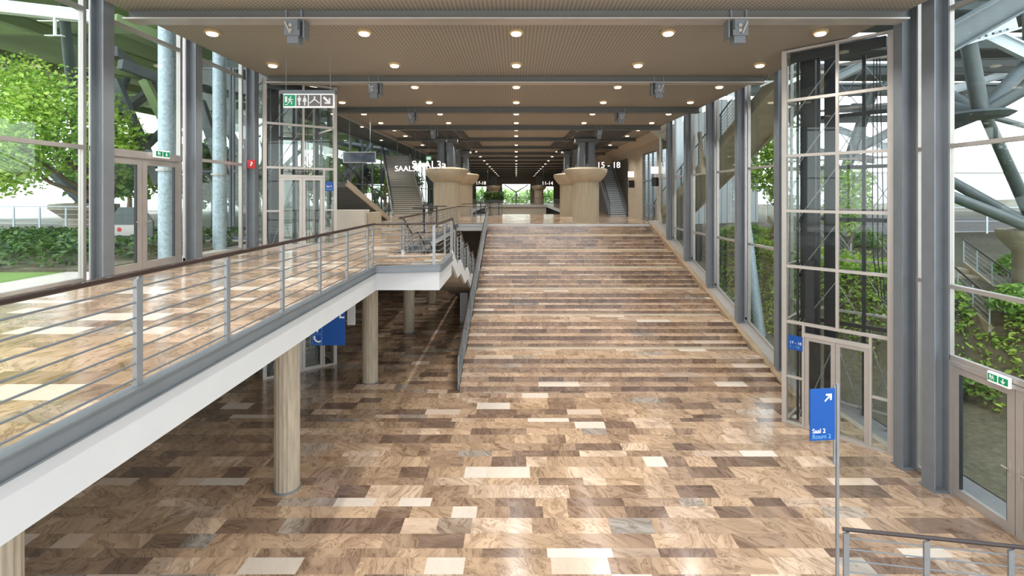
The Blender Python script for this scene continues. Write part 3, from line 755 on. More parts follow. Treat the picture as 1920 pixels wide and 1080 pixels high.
def signbox(name, label, cat, fr, z0, z1, cells, deep=.10, frame='alu_light', top=False, rods=None):
    t = thing(name, label, cat, fr.P(fr.w/2, 0, z0))
    MB().lbox(fr, 0, fr.w, -deep/2, deep/2, z0, z1).build('housing', frame, t)
    if top: MB().lbox(fr, -.06, fr.w+.06, -.09, .09, z1, z1+.09).build('top_rail', 'kerb_steel', t)
    if rods:
        for tt in rods[0]: MB().tube(fr.P(tt, 0, z1+.09), fr.P(tt, 0, rods[1]), .008, 6).build('hanging_rod', 'rail_steel', t)
    n = len(cells); cw = fr.w/n; h = z1-z0
    for i, (kind, m) in enumerate(cells):
        a, b = i*cw+.012, (i+1)*cw-.012
        cell = MB().lbox(fr, a, b, -deep/2-.006, -deep/2, z0+.03, z1-.03).build('sign_face', m, t)
        cx, cz = (a+b)/2, (z0+z1)/2; d = -deep/2-.006; s = min(b-a, h-.06)
        f = lambda A, B, e: fr.P(cx+A*s, e, cz+B*s); ex = (d-.004, d)
        if kind == 'run': runner(fr, (cx, cz), s*.95, 'sign_white', cell, d)
        if kind == 'run_left': runner(fr, (cx, cz), s*.95, 'sign_white', cell, d)
        if kind == 'arrow_dr': arrow('arrow', fr, (cx, cz), s*.85, -math.pi*.75, 'sign_white', cell, .24, d)
        if kind == 'arrow_d': arrow('arrow', fr, (cx, cz), s*.8, math.pi, 'sign_white', cell, .2, d)
        if kind == 'wc':
            for sx, dress in ((-.24, 0), (.24, 1)):
                k = MB()
                k.prism([(sx+.07*math.cos(j*math.pi/4), .36+.07*math.sin(j*math.pi/4)) for j in range(8)], ex, f)
                if dress: k.prism([(sx-.1, .26), (sx+.1, .26), (sx+.18, -.1), (sx+.06, -.1), (sx+.05, -.42), (sx-.05, -.42), (sx-.06, -.1), (sx-.18, -.1)], ex, f)
                else: k.prism([(sx-.15, .26), (sx+.15, .26), (sx+.14, -.02), (sx+.08, -.06), (sx+.06, -.42), (sx-.06, -.42), (sx-.08, -.06), (sx-.14, -.02)], ex, f)
                k.build('pictogram', 'sign_white', cell)
        if kind == 'hanger':
            k = MB().prism([(-.46, -.2), (-.42, -.28), (0, .06), (.42, -.28), (.46, -.2), (.06, .14), (.05, .2), (-.05, .2), (-.06, .14)], ex, f)
            k.prism([(.08*math.cos(j*math.pi/4), .28+.09*math.sin(j*math.pi/4)) for j in range(8)], ex, f)
            k.build('pictogram', 'sign_white', cell)
        if kind == 'hose':
            k = MB().prism([(-.1, .3), (.16, .32), (.24, .1), (.12, -.05), (0, -.05), (.02, -.3), (-.1, -.3), (-.12, 0), (.02, .02), (.1, .1), (.04, .2), (-.1, .2)], ex, f)
            k.build('pictogram', 'sign_white', cell)
    return t
fsg = Fr((-6.14, 12.8), (-4.82, 12.8), (0, 1))
signbox('hanging_sign', 'hanging sign box with green exit field, toilet, cloakroom and arrow pictograms', 'sign', fsg, 4.0, 4.36,
        [('run', 'sign_green'), ('wc', 'sign_grey'), ('hanger', 'sign_grey'), ('arrow_dr', 'sign_grey')], .1, 'sign_lit', True, ((.05, 1.22), CE-.005))
f2 = Fr((-8.325, 11.12), (-8.325, 11.57), (-1, 0))
signbox('exit_sign', 'green exit sign above the left glass doors', 'sign', f2, 2.56, 2.74, [('run', 'sign_green'), ('arrow_d', 'sign_green')], .07, 'sign_lit')
f3 = Fr((8.333, 8.53), (8.333, 8.16), (1, 0))
signbox('exit_sign', 'green exit sign with down arrow on the right exit door', 'sign', f3, -1.58, -1.40, [('run', 'sign_green'), ('arrow_d', 'sign_green')], .05, 'sign_lit')
f4 = Fr((-8.2, 14.753), (-7.95, 14.753), (0, 1))
signbox('fire_hose_sign', 'small square red fire equipment sign on the left post', 'sign', f4, 2.50, 2.76, [('hose', 'sign_red')], .03, 'sign_red')
# blue hanging board under bridge
fb = Fr((-5.50, 13.0), (-4.60, 13.0), (0, 1))
t = thing('hanging_sign', 'blue board hanging under the bridge with arrow and telephone pictogram', 'sign', (-5.05, 13.0, -2.34))
bd = MB().lbox(fb, 0, .90, -.03, .03, -2.34, -1.36).build('board', 'sign_blue', t)
MB().lbox(fb, -.02, 0, -.05, .05, -2.36, -1.34).build('edge_profile', 'rail_steel', t)
MB().lbox(fb, .15, .17, -.01, .01, -1.36, -.625).lbox(fb, .75, .77, -.01, .01, -1.36, -.625).build('hanging_rod', 'rail_steel', t)
arrow('arrow', fb, (.78, -1.50), .22, 0, 'sign_white', bd, .2, -.03, hook=True)
g = MB()
for za in (-2.31, -2.02, -1.73):
    for (a, b, c, d) in ((.03,.04,za,za+.26),(.28,.29,za,za+.26),(.04,.28,za,za+.008),(.04,.28,za+.252,za+.26)): g.lbox(fb, a, b, -.036, -.03, c, d)
g.build('pictogram_frame', 'sign_pale', bd)
MB().prism([(.06,-2.10),(.10,-2.08),(.12,-2.12),(.11,-2.16),(.17,-2.22),(.22,-2.22),(.26,-2.20),(.26,-2.25),(.20,-2.27),(.12,-2.24),(.07,-2.17)], (-.04,-.03), lambda a,b,e: fb.P(a,e,b)).build('pictogram', 'sign_white', bd)
MB().prism([(.10,-1.84),(.16,-1.78),(.16,-1.86),(.20,-1.90),(.18,-1.99),(.15,-1.99),(.15,-1.91)], (-.04,-.03), lambda a,b,e: fb.P(a,e,b)).build('pictogram', 'sign_white', bd)
tag(MB().box(-4.93, -4.72, 14.1, 14.2, -2.1, -.64).build('hanging_sign', 'white_paint'), 'plain white blank board hanging under the bridge behind the blue one', 'sign')
# small blue lift signs
def blue_small(label, fr, ta, z0, wd, ht, s):
    t = thing('lift_sign', label, 'sign', fr.P(ta, -.06, z0))
    bd = MB().lbox(fr, ta, ta+wd, -.055, -.045, z0, z0+ht).build('board', 'sign_blue', t)
    text('lettering', s[0], ht*.26, fr.P(ta+.03, -.058, z0+ht*.42), fr.u, 'sign_white', bd, .002)
    text('lettering', s[1], ht*.26, fr.P(ta+.03, -.058, z0+ht*.14), fr.u, 'sign_pale', bd, .002)
blue_small('small blue sign on the glass of the right lift', fr_r, .10, -2.18, .32, .36, ('17 - 18', '1 - 10'))
blue_small('small blue sign on the glass of the left lift', fr_l, 1.83, 1.82, .26, .32, ('Saal 2', 'Room 2'))

# neon letters
def neon(label, s, x, y, Y, size):
    p = at(x, y, Y)
    t = thing('illuminated_letters', label, 'sign', p)
    text('letters', s, size, p, (1,0,0), 'neon', t, .02)
    w_ = len(s)*size*.6
    for k in (.1, .9): MB().tube((p.x+w_*k, Y+.0, p.z+size*.7), (p.x+w_*k, Y, CE if abs(p.x) < XC else 6.59), .006, 5).build('hanging_wire', 'rail_steel', t)
neon('white illuminated letters SAAL3 hanging lower, in front of the pale stairs', 'SAAL3a', 740, 321, 30, .48)
neon('white illuminated letters SAAL3 hanging higher and closer to the column', 'SAAL3a', 772, 315.5, 27, .60)
neon('white illuminated number 15 - 18 hanging right of the mushroom column', '15 - 18', 1119, 314.5, 33, .56)
neon('tiny white illuminated number behind the left mushroom columns', '17-18', 892, 346, 60, .55)
neon('tiny white illuminated number behind the right mushroom columns', '11-14', 1016, 346.5, 60, .6)

# ------------------------------------------------------------ mushroom columns
def mushroom(x, y, label):
    t = thing('mushroom_column', label, 'column', (x, y, 0))
    MB().lathe([(.82, LOW), (.82, 2.50)], (x, y), 40).build('shaft', 'concrete_shaft', t, True)
    MB().lathe([(.82, 2.50), (.90, 2.52), (1.06, 2.68), (1.24, 2.92), (1.32, 3.10), (1.34, 3.26), (1.28, 3.31), (.9, 3.38), (.75, 3.40)], (x, y), 40).build('capital', 'concrete_cap', t, True)
    m = MB()
    for a in range(4):
        cx, cy_ = x+.42*math.cos(math.pi/4+a*math.pi/2), y+.42*math.sin(math.pi/4+a*math.pi/2)
        m.box(cx-.20, cx+.20, cy_-.02, cy_+.02, 3.40, 5.15).box(cx-.20, cx-.17, cy_-.15, cy_+.15, 3.40, 5.15).box(cx+.17, cx+.20, cy_-.15, cy_+.15, 3.40, 5.15)
    m.build('steel_cluster', 'kerb_steel', t)
    g = MB()
    for a in range(4):
        cx, cy_ = x+.62*math.cos(a*math.pi/2), y+.62*math.sin(a*math.pi/2)
        g.prism([(-.06, 3.38), (.06, 3.38), (0, 3.62)], (cy_-.1, cy_+.1), lambda p, q, e: (cx+p, e, q))
    g.build('anchor_fin', 'kerb_steel', t)
    MB().box(x-.75, x+.75, y-.7, y+.7, 4.95, 5.147).build('head_plate', 'beam_paint', t)
mushroom(4.37, 30.4, 'pale concrete mushroom column standing at the top of the stairs at right')
mushroom(-4.37, 30.4, 'pale concrete mushroom column at left behind the stair opening railing')
mushroom(4.3, 38.6, 'second pale mushroom column at right, half hidden by the nearer one')
mushroom(-4.3, 38.6, 'second pale mushroom column at left, half hidden by the nearer one')
mushroom(4.1, 87, 'small distant mushroom column on the right of the far glazing')
mushroom(-4.1, 87, 'small distant mushroom column on the left of the far glazing')

# ------------------------------------------------------------ far end of the hall
Y1 = 98.0
e = MB()
e.box(-18, -8.2, Y1, Y1+.3, LOW, 8); e.box(-6.0, -2.9, Y1, Y1+.3, -.4, 8); e.box(2.9, 5.2, Y1, Y1+.3, -.4, 8); e.box(7.6, 9.3, Y1, Y1+.3, LOW, 8)
e.box(-2.9, 2.9, Y1, Y1+.3, 3.9, 8); e.box(-8.2, 7.6, Y1, Y1+.3, LOW, -.42); e.box(-8.2, -6.0, Y1, Y1+.3, 3.4, 8); e.box(5.2, 7.6, Y1, Y1+.3, 3.4, 8)
struct(e.build('wall_end', 'grille'))
struct(MB().box(-5.2, 5.2, VY1+.2, VY1+.4, LOW, -.43).build('wall_lower_far', 'tread_pale'))
struct(MB().box(9.06, 9.3, 36.4, Y1, LOW, 5).build('wall_right_far', 'grille'))
for a, b in ((-2.9, 2.9), (-8.2, -6.0), (5.2, 7.6)):
    glazing((a, Y1+.1), (b, Y1+.1), (0, 1), 0, 0, 3.9 if a == -2.9 else 3.4, (1.3,), mull=((b-a)*.13, (b-a)*.87) if a == -2.9 else ((b-a)/2,), fm='steel_paint')
t = thing('tree_strut', 'dark branching steel strut in front of the far glazing', 'strut', (0, 96, 0))
m = MB().tube((0, 96, 0), (0, 96, 2.3), .14, 8)
for sx in (-1, 1): m.tube((0, 96, 2.2), (sx*2.4, 96, 3.7), .10, 8).tube((0, 96, 1.9), (sx*1.2, 96, .2), .06, 8)
m.build('strut', 'truss_dark', t)
# void railing, counters, planter
railing('dark railing around the far floor opening, near side', [(-5.1, VY0-.1, 0), (5.1, VY0-.1, 0)], [((-5.0+2*k, VY0-.1, 0), (1,0,0)) for k in range(6)], pm='truss_dark') if False else None
railing('distant railing across the far side of the floor opening', [(-5.1, VY1+.1, 0), (5.1, VY1+.1, 0)], [((-5.0+1.6*k, VY1+.1, 0), (1,0,0)) for k in range(7)], h=1.1, nb=4)
railing('distant railing along the left side of the floor opening', [(-5.1, VY0, 0), (-5.1, VY1, 0)], [((-5.1, VY0+.1+2.6*k, 0), (0,1,0)) for k in range(16)], h=1.1, nb=5)
railing('distant railing along the right side of the floor opening', [(5.1, VY0, 0), (5.1, VY1, 0)], [((5.1, VY0+.1+2.6*k, 0), (0,1,0)) for k in range(16)], h=1.1, nb=5)
railing('short dark railing beside the planter behind the left columns', [(-3.75, 33.2, 0), (-2.2, 36.5, 0), (-1.2, 43, 0)], [((-3.75, 33.2, 0), (0,1,0)), ((-3.3, 34.2, 0), (0,1,0)), ((-2.9, 35.1, 0), (0,1,0)), ((-2.3, 36.3, 0), (0,1,0)), ((-1.9, 38.4, 0), (0,1,0)), ((-1.6, 40.4, 0), (0,1,0)), ((-1.25, 42.6, 0), (0,1,0))], h=1.05, nb=6)
tag(MB().box(1.55, 1.85, 54.5, 54.8, LOW, -.9).build('yellow_pillar', 'yellow'), 'small yellow pillar far away in the floor opening', 'pillar')
t = thing('round_bench', 'dark round bench far away on the lower level', 'bench', (-.2, 58, LOW))
MB().lathe([(1.25, LOW), (1.25, LOW+2.0), (1.2, LOW+2.05)], (-.2, 58), 24).build('seat', 'dark', t)
t = thing('planter_box', 'hanging planter with dark green leaves behind the left columns', 'planter', (-2.05, 44, 1.2))
MB().box(-2.9, -1.2, 43.8, 44.3, .95, 1.25).build('box', 'truss_dark', t)
MB().box(-2.85, -2.8, 44, 44.05, 0, .95).box(-1.3, -1.25, 44, 44.05, 0, .95).build('leg', 'truss_dark', t)
def leaves(pts, size, seed, flat=.0):
    r = random.Random(seed); m = MB()
    for p in pts:
        p = Vector(p); a = Vector((r.gauss(0,1), r.gauss(0,1), r.gauss(0,.6))).normalized(); n = Vector((r.gauss(0,1), r.gauss(0,1), r.gauss(0,1)+flat)).normalized()
        b = a.cross(n).normalized(); s = size*(.6+.8*r.random())
        c = r.random(); k = a.cross(b)*s*.12
        m.quad(p-a*s*.5, p+b*s*.32-k, p+a*s*.55, p-b*s*.32-k, (c, c, c))
    return m
r = random.Random(3)
leaves([(-2.05+r.uniform(-.9,.9), 44+r.uniform(-.3,.3), 1.55+r.uniform(-.35,.4)) for _ in range(900)], .17, 4).build('foliage', 'leaf_dark', t)
# high tables
def htable(x, y, label, r_=.55):
    t = thing('high_table', label, 'table', (x, y, 0))
    MB().lathe([(r_-.02, 1.08), (r_, 1.09), (r_, 1.115), (r_-.02, 1.12)], (x, y), 28).build('table_top', 'dark', t, True)
    MB().tube((x, y, .02), (x, y, 1.08), .035, 10).build('stem', 'dark', t)
    MB().lathe([(.26, 0), (.26, .015), (.05, .03)], (x, y), 20).build('base', 'dark', t)
htable(-4.1, 21.6, 'round dark high table behind the stair opening railing, nearest of three')
htable(-4.15, 25.2, 'round dark high table behind the stair opening railing, middle of three')
htable(-5.3, 27.6, 'round dark high table left of the left mushroom column, farthest of three')
for i, (x, y) in enumerate(((-2.9, 39.2), (-2.2, 40.6), (-3.4, 41.2), (-1.5, 41.4))):
    htable(x, y, f'small dark high table before the hanging planter, {ORD[i]} nearest', .42)
for i, x in enumerate((-1.9, -.7, .5, 1.7, 2.8)):
    htable(x, 86.5, f'tiny dark high table beyond the floor opening, {ORD[i]} from the left', .5)
# pale counter box at left
t = thing('counter', 'pale boxy counter standing right of the left lift', 'counter', (-7.1, 20, 0))
MB().box(-7.65, -6.28, 20.0, 20.7, 0, 1.06).build('front_block', 'tread_pale', t)
MB().box(-6.27, -5.85, 20.35, 21.0, 0, .95).build('end_block', 'wall_beige', t)
# hanging picture banner
t = thing('hanging_banner', 'dark glass banner with grey picture hanging above the left stairs', 'banner', (-7.1, 22, 3.3))
MB().box(-7.85, -6.42, 22, 22.04, 3.18, 3.62).build('picture', 'glass_pictures', t)
MB().box(-7.88, -7.85, 21.99, 22.05, 3.15, 3.65).box(-6.42, -6.39, 21.99, 22.05, 3.15, 3.65).box(-7.85, -6.42, 21.99, 22.05, 3.62, 3.65).box(-7.85, -6.42, 21.99, 22.05, 3.15, 3.18).build('frame', 'alu_light', t)
MB().tube((-7.6, 22.02, 3.65), (-7.6, 22.02, CE-.001), .008, 5).tube((-6.65, 22.02, 3.65), (-6.65, 22.02, CE-.001), .008, 5).build('hanging_rod', 'rail_steel', t)
# stairs at left
def flight(name, label, p0, p1, width, n, m, under=None, railm='black_steel', rails=True, step_lines=False):
    p0, p1 = vec(p0), vec(p1); h = Vector((p1.x-p0.x, p1.y-p0.y, 0)); d = h/n; u = h.normalized(); a = Vector((-u.y, u.x, 0))*(width/2)
    rz = (p1.z-p0.z)/n; t = thing(name, label, 'staircase', p0)
    mb = MB()
    for i in range(n):
        q = p0+d*i; z = p0.z+rz*(i+1); zb = z-rz-.02
        e_ = q+d*1.12
        mb.hexa([tuple((q-a).xy)+(zb,), tuple((q+a).xy)+(zb,), tuple((e_+a).xy)+(zb,), tuple((e_-a).xy)+(zb,), tuple((q-a).xy)+(z,), tuple((q+a).xy)+(z,), tuple((e_+a).xy)+(z,), tuple((e_-a).xy)+(z,)])
    mb.build('steps', m, t)
    if step_lines:  # dark strips added because the steps shade too evenly to tell apart
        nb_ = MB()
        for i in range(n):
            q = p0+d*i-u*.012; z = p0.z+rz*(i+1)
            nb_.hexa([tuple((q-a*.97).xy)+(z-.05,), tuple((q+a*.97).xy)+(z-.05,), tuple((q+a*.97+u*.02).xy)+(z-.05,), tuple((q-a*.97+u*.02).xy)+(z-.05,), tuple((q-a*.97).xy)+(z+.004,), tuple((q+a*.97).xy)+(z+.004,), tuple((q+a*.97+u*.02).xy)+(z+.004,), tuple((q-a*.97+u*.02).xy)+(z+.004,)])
        nb_.build('step_line', 'grille', t)
    for s in (-1, 1):
        o_ = a*s*1.04
        MB().bar(p0+o_+Vector((0,0,.05)), p1+o_+Vector((0,0,.05)), .08, .34).build('stringer', under or m, t)
        if rails:
            o2 = a*s*1.04; rr = MB(); pb = MB(); up = Vector((0,0,1))
            rr.tube(p0+o2+up*1.0, p1+o2+up*1.0, .03, 8); rr.build('handrail', 'handrail', t)
            for k in range(1, 6): pb.tube(p0+o2+up*k*.16, p1+o2+up*k*.16, .008, 5)
            pb.build('rail_bar', railm, t)
            for k in range(6): MB().tube(p0+o2+(p1-p0)*(k/5), p0+o2+(p1-p0)*(k/5)+up*1.0, .02, 6).build('post', railm, t)
    return t
flight('pale_staircase', 'pale staircase with dark rails rising behind the SAAL letters', (-8.86, 40.0, 0), (-10.1, 43.4, 2.3), 2.5, 14, 'tread_pale', step_lines=True)
flight('pale_staircase', 'upper flight of the pale staircase behind the SAAL letters', (-10.3, 44.0, 2.3), (-11.9, 48.0, 5.6), 2.5, 20, 'tread_pale', step_lines=True)
flight('dark_staircase', 'dark staircase rising towards the viewer beyond the pale counter', (-9.8, 33.0, 0), (-9.8, 24.8, 2.25), 2.1, 14, 'grille', 'concrete')
flight('steel_staircase', 'narrow blue-grey steel staircase right of the mushroom column', (8.05, 38.2, 0), (8.05, 43.8, 3.9), 1.25, 24, 'truss_pale', 'steel_paint', 'steel_paint', step_lines=True)
# exit sign small green lit
t = thing('exit_sign', 'small glowing green exit sign above the left mushroom column', 'sign', (-5.2, 29, 3.7))
MB().box(-5.42, -5.06, 28.95, 29.05, 3.75, 4.02).build('housing', 'sign_green', t)
MB().box(-5.36, -5.12, 28.93, 28.95, 3.80, 3.96).build('lit_face', 'sign_lit', t)
MB().tube((-5.24, 29, 4.02), (-5.24, 29, CE-.001), .01, 5).build('hanging_rod', 'rail_steel', t)
# right wall signs and monitors
for yy, nm in ((34.6, 'farther'), (28.7, 'nearer')):
    t = thing('wall_monitor', f'small black monitor on a bracket on the right wall, the {nm} one', 'monitor', (8.3, yy, 2.2))
    MB().box(8.02, 8.40, yy-.12, yy-.04, 2.2, 2.72).build('screen', 'screen', t)
    MB().box(8.22, 8.419, yy-.04, yy+.02, 2.4, 2.5).build('bracket', 'truss_dark', t)
    t = thing('lit_sign', f'small white lit sign above the {nm} wall monitor', 'sign', (8.3, yy, 2.9))
    MB().box(7.98, 8.40, yy-.08, yy-.02, 2.95, 3.35).build('face', 'neon', t)
    MB().box(8.3, 8.419, yy-.02, yy+.02, 3.1, 3.2).build('bracket', 'truss_dark', t)

# beige stair rising outside the glass at right
t = thing('wall_staircase', 'beige staircase with white mesh rails climbing outside the right glass wall', 'staircase', (9, 30, 0))
p0 = Vector((8.66, 30.3, -.05)); p1 = Vector((8.66, 15.6, 5.75))
MB().bar(p0, p1, .10, .50).bar(p0+Vector((1.6,0,0)), p1+Vector((1.6,0,0)), .10, .5).build('stringer', 'wall_beige', t)
MB().bar(p0+Vector((.8,0,-.1)), p1+Vector((.8,0,-.1)), 1.5, .12).build('soffit', 'wall_beige', t)
g = MB()
for k in range(1, 7):
    g.tube(p0+Vector((0,0,.25+.14*k)), p1+Vector((0,0,.25+.14*k)), .012, 5)
g.build('rail_bar', 'truss_pale', t)
MB().tube(p0+Vector((0,0,1.3)), p1+Vector((0,0,1.3)), .03, 6).build('handrail', 'handrail', t)
for k in range(7):
    q = p0.lerp(p1, k/6); MB().bar(q+Vector((0,0,.2)), q+Vector((0,0,1.3)), .05, .05).build('post', 'truss_dark', t)
tag(MB().bar((8.52, 22.0, 2.6), (8.52, 22.5, 4.6), .12, .22).build('leaning_strut', 'wall_beige'), 'beige leaning strut behind the third and fourth posts', 'strut')
tag(MB().tube((9.9, 19.6, -4.05), (9.7, 20.8, 1.8), .20, 14).build('leaning_tube', 'galvanised', None, True), 'blue-grey leaning steel tube outside the stair windows', 'strut')

# ------------------------------------------------------------ OUTSIDE
# left ground
struct(MB().box(-60, -9.2, -10, 120, -.35, -.03).build('ground_left', 'paving'))
o = MB().box(-40, -9.9, 2, 10.6, -.03, .0).build('lawn', 'lawn'); tag(o, 'mown green lawn outside the left glass wall', 'lawn', kind='stuff')
struct(MB().box(-9.85, -GX-.05, 2, 30, -.03, .01).build('ground_gravel_strip', 'paving'))
r = random.Random(21); pts = []
for _ in range(7500):
    x = r.uniform(-19, -9.3); y = r.uniform(10.6, 16.5)
    if x > -10.2 and y < 12: continue
    if abs(x+9.2) < .4 and abs(y-15) < .4: continue
    if abs(x+8.98) < .4 and abs(y-12.45) < .4: continue
    if abs(x+10.85) < .8 and abs(y-13.6) < .25: continue
    pts.append((x, y, .58*math.sqrt(max(0, min(1, (y-10.4)/1.0)))*r.random()**.5 + .02))
tag(leaves(pts, .16, 22, 1.0).build('ground_ivy', 'leaf_dark'), 'low dark green ground cover around the tree at left', 'ground cover', kind='stuff')
struct(MB().box(-20, -9.3, 10.6, 17, -.03, .06).build('ground_bed', 'soil'))
def tree(name, label, base, trunk, blobs, nl, size, lm, seed, tr=.16):
    t = thing(name, label, 'tree', base); r = random.Random(seed); m = MB(); b = Vector(base)
    fork = b+Vector(trunk); m.path([b, b.lerp(fork, .5)+Vector((.05, 0, 0)), fork], tr, 10, [tr*1.3, tr*1.05, tr*.9])
    for c, rad in blobs:
        c = Vector(c); mid = fork.lerp(c, .5)+Vector((r.uniform(-.2,.2), r.uniform(-.2,.2), -.15))
        m.path([fork, mid, c], tr, 7, [tr*.6, tr*.36, tr*.14])
        for _ in range(5):
            e = c+Vector((r.gauss(0,1), r.gauss(0,1), r.gauss(0,1))).normalized()*rad*.9; s = mid.lerp(c, r.random()); m.path([s, e], tr, 5, [tr*.16, tr*.05])
    m.build('trunk', 'bark', t, True)
    tot = sum(q[1]**2 for q in blobs); pts = []
    for c, rad in blobs:
        for _ in range(int(nl*rad**2/tot)):
            v = Vector((r.gauss(0,1), r.gauss(0,1), r.gauss(0,.8))).normalized()*rad*(r.random()**.45)
            pts.append(Vector(c)+v)
    leaves(pts, size, seed+1, .8).build('foliage', lm, t)
    return t
tree('garden_tree', 'bright green multi-stemmed tree outside the left glass wall', (-14.0, 17.0, 0), (-.3, 0, 1.35),
     [((-17.4, 16.6, 3.2), 1.6), ((-16.4, 16, 4.8), 1.5), ((-14.6, 15.8, 4.4), 1.5), ((-13.4, 16.0, 3.7), 1.0), ((-15.6, 15, 3.3), 1.4), ((-14.2, 16.5, 3.0), 1.2), ((-18.4, 17.6, 5.4), 1.6)], 11500, .15, 'leaf_bright', 31, .17)
for i, (x, y, h) in enumerate(sorted(((-20, 60, 8), (-19, 70, 8), (-24, 76, 9), (-20, 84, 8), (-23, 96, 9), (-28, 88, 9), (-18.8, 31, 5), (-19.5, 50, 6), (-31, 24, 6), (-34, 40, 7), (-42, 30, 8), (-27, 32, 6), (-40, 50, 8), (-36, 32, 7), (-30, 48, 7)), key=lambda q: q[1])):
    tree('park_tree', f'leafy tree outside beyond the left lift and garden, {ORD[i]} counted from near to far', (x, y, 0), (0, 0, 2),
         [((x, y, h*.55), h*.36), ((x-1.5, y+.5, h*.45), h*.3), ((x+1.6, y, h*.5), h*.3), ((x, y-.5, h*.8), h*.25)], 2600, .42, ('leaf_mid', 'leaf_bright', 'leaf_dark')[i % 3], 50+i, .2)
# galvanised round columns outside left
for i, (x, y, r_, m_) in enumerate(((-8.98, 12.45, .20, 'galvanised'), (-9.2, 15.0, .19, 'galvanised'))):
    t = thing('outside_column', ('galvanised round column outside the left glass doors', 'pale round column outside the third left window bay')[i], 'column', (x, y, 0))
    MB().tube((x, y, 0), (x, y, 9.4), r_, 20).build('shaft', m_, t, True)
    MB().lathe([(r_+.05, 2.3), (r_+.05, 2.36)], (x, y), 20).build('collar', 'alu', t)
# exterior concrete pylon left
def pylon(label, x, y, zb, ztop, ends, r_=.22, cap=1.3):
    t = thing('tree_pylon', label, 'pylon', (x, y, zb))
    MB().lathe([(cap*.6, zb), (cap*.6, ztop-.7), (cap, ztop-.25), (cap, ztop-.05), (cap*.6, ztop)], (x, y), 32).build('concrete_base', 'concrete_shaft', t, True)
    for e in ends:
        MB().tube((x, y, ztop-.05), e, r_, 12, r_*.75).build('strut', 'truss_dark', t, True)
    return t
pylon('concrete based pylon with spreading struts beyond the left tree', -20.5, 23, 0, 1.3, [(-26, 20, 9.3), (-17.2, 18.3, 9.3), (-15.5, 27, 9.3), (-24, 30, 9.3)])
pylon('second strut pylon farther away beyond the left glass', -22, 40, 0, 1.3, [(-27, 36, 9.3), (-17, 36, 9.3), (-16, 44, 9.3), (-26, 46, 9.3)])
t = thing('canopy_roof', 'canopy roof high above the left garden, coloured with green glow from the grass', 'roof', (-20, 25, 9.5))
m = MB()
for k in range(1, 13): m.box(-34, -8.9 if k < 1 else -13.8 if k > 1 else -8.9, 6+8*k, 6+8*k+(7.5), 9.45, 9.6)
m.build('roof_deck', 'roof_grass_bounce', t)
for k in range(1, 14):
    MB().ibeam((-34, 6+8*k-.3, 9.15), (-8.9, 6+8*k-.3, 9.15), .3, .55).build('roof_beam', 'truss_pale' if k < 1 else 'roof_grass_bounce', t)
for k in range(4): MB().ibeam((-14.5-6*k, 13.6, 8.7), (-12-6*k, 54, 8.7), .3, .5).build('purlin', 'roof_grass_bounce', t)
tag(MB().ibeam(at(-60, 6, 12.2), at(175, 32, 12.9), .25, .30).bar(at(103, 30, 12.6)+Vector((0,0,.1)), at(103, 66, 12.6), .05, .05).bar(at(86, 67, 12.6), at(119, 67, 12.6), .1, .02).build('white_beam', 'white_build'), 'white steel beam with hanging T bracket at the top left', 'beam')
for i, (a, b) in enumerate(sorted((((212, 95, 15), (330, 190, 26)), ((190, 240, 16), (365, 108, 24)), ((215, 150, 17), (300, 345, 17)), ((270, 150, 18), (345, 300, 18)), ((375, 190, 17), (420, 330, 17)), ((215, 35, 15), (345, 88, 17)), ((225, 120, 15), (345, 165, 17)), ((205, 205, 20), (350, 175, 26)), ((205, 130, 18), (300, 150, 20)), ((360, 120, 20), (470, 320, 22)), ((365, 250, 22), (470, 130, 24)), ((205, 262, 22), (350, 250, 28))), key=lambda q: q[0][0]+q[1][0])):
    tag(MB().bar(at(*a), at(*b), .22, .30).build('canopy_strut', 'roof_grey' if i in (1, 2, 3, 7, 9, 10) else 'roof_grass_bounce'), f'grey slanting strut under the left canopy, {ORD[i]} from the left', 'strut')
for i, (a, b) in enumerate(sorted((((640, 300, 44), (722, 372, 56)), ((700, 262, 50), (640, 352, 44)), ((664, 240, 46), (712, 400, 56)), ((640, 268, 43), (790, 290, 72)), ((690, 305, 52), (655, 405, 47)), ((800, 330, 80), (816, 392, 84)), ((735, 262, 56), (700, 395, 54)), ((800, 395, 80), (822, 320, 88)), ((640, 330, 43), (690, 300, 50)), ((720, 285, 56), (650, 300, 46))), key=lambda q: q[0][0]+q[1][0])):
    p, q = at(*a), at(*b)
    tag(MB().tube(p, q, .26, 10).build('canopy_strut', 'truss_dark', None, True), f'dark steel strut outside behind the left stairs, {ORD[i]} from the left', 'strut')
# left distant building + fence + info board
t = thing('white_hall', 'long pale building in the far background at left', 'building', (-60, 60, 0))
MB().box(-75, -30, 62, 70, 0, 5.2).build('wall', 'white_build', t); MB().box(-75.3, -29.7, 61.7, 70.3, 5.2, 5.6).build('roof_edge', 'alu', t)
t = thing('info_board', 'grey house-shaped board behind the left glass doors', 'board', (-10.5, 13.4, 0))
pb = [at(208, 440, 13.6), at(270, 440, 13.6)]
fb2 = Fr((-11.45, 13.6), (-10.2, 13.6), (0, 1))
MB().prism([(0, .25), (1.25, .25), (1.25, .95), (.95, 1.35), (.3, 1.35), (0, .95)], (-.03, .03), lambda a, b, e: fb2.P(a, e, b)).build('panel', 'roof_grey', t)
MB().lbox(fb2, .2, 1.05, -.05, -.03, .55, .85).build('notice', 'alu_light', t)
MB().prism([(.33+.06*math.cos(i*math.pi/6), .72+.06*math.sin(i*math.pi/6)) for i in range(12)], (-.056, -.05), lambda a, b, e: fb2.P(a, e, b)).build('red_dot', 'sign_red', t)
MB().lbox(fb2, .05, .1, -.02, .02, 0, .25).lbox(fb2, 1.15, 1.2, -.02, .02, 0, .25).build('leg', 'truss_dark', t)
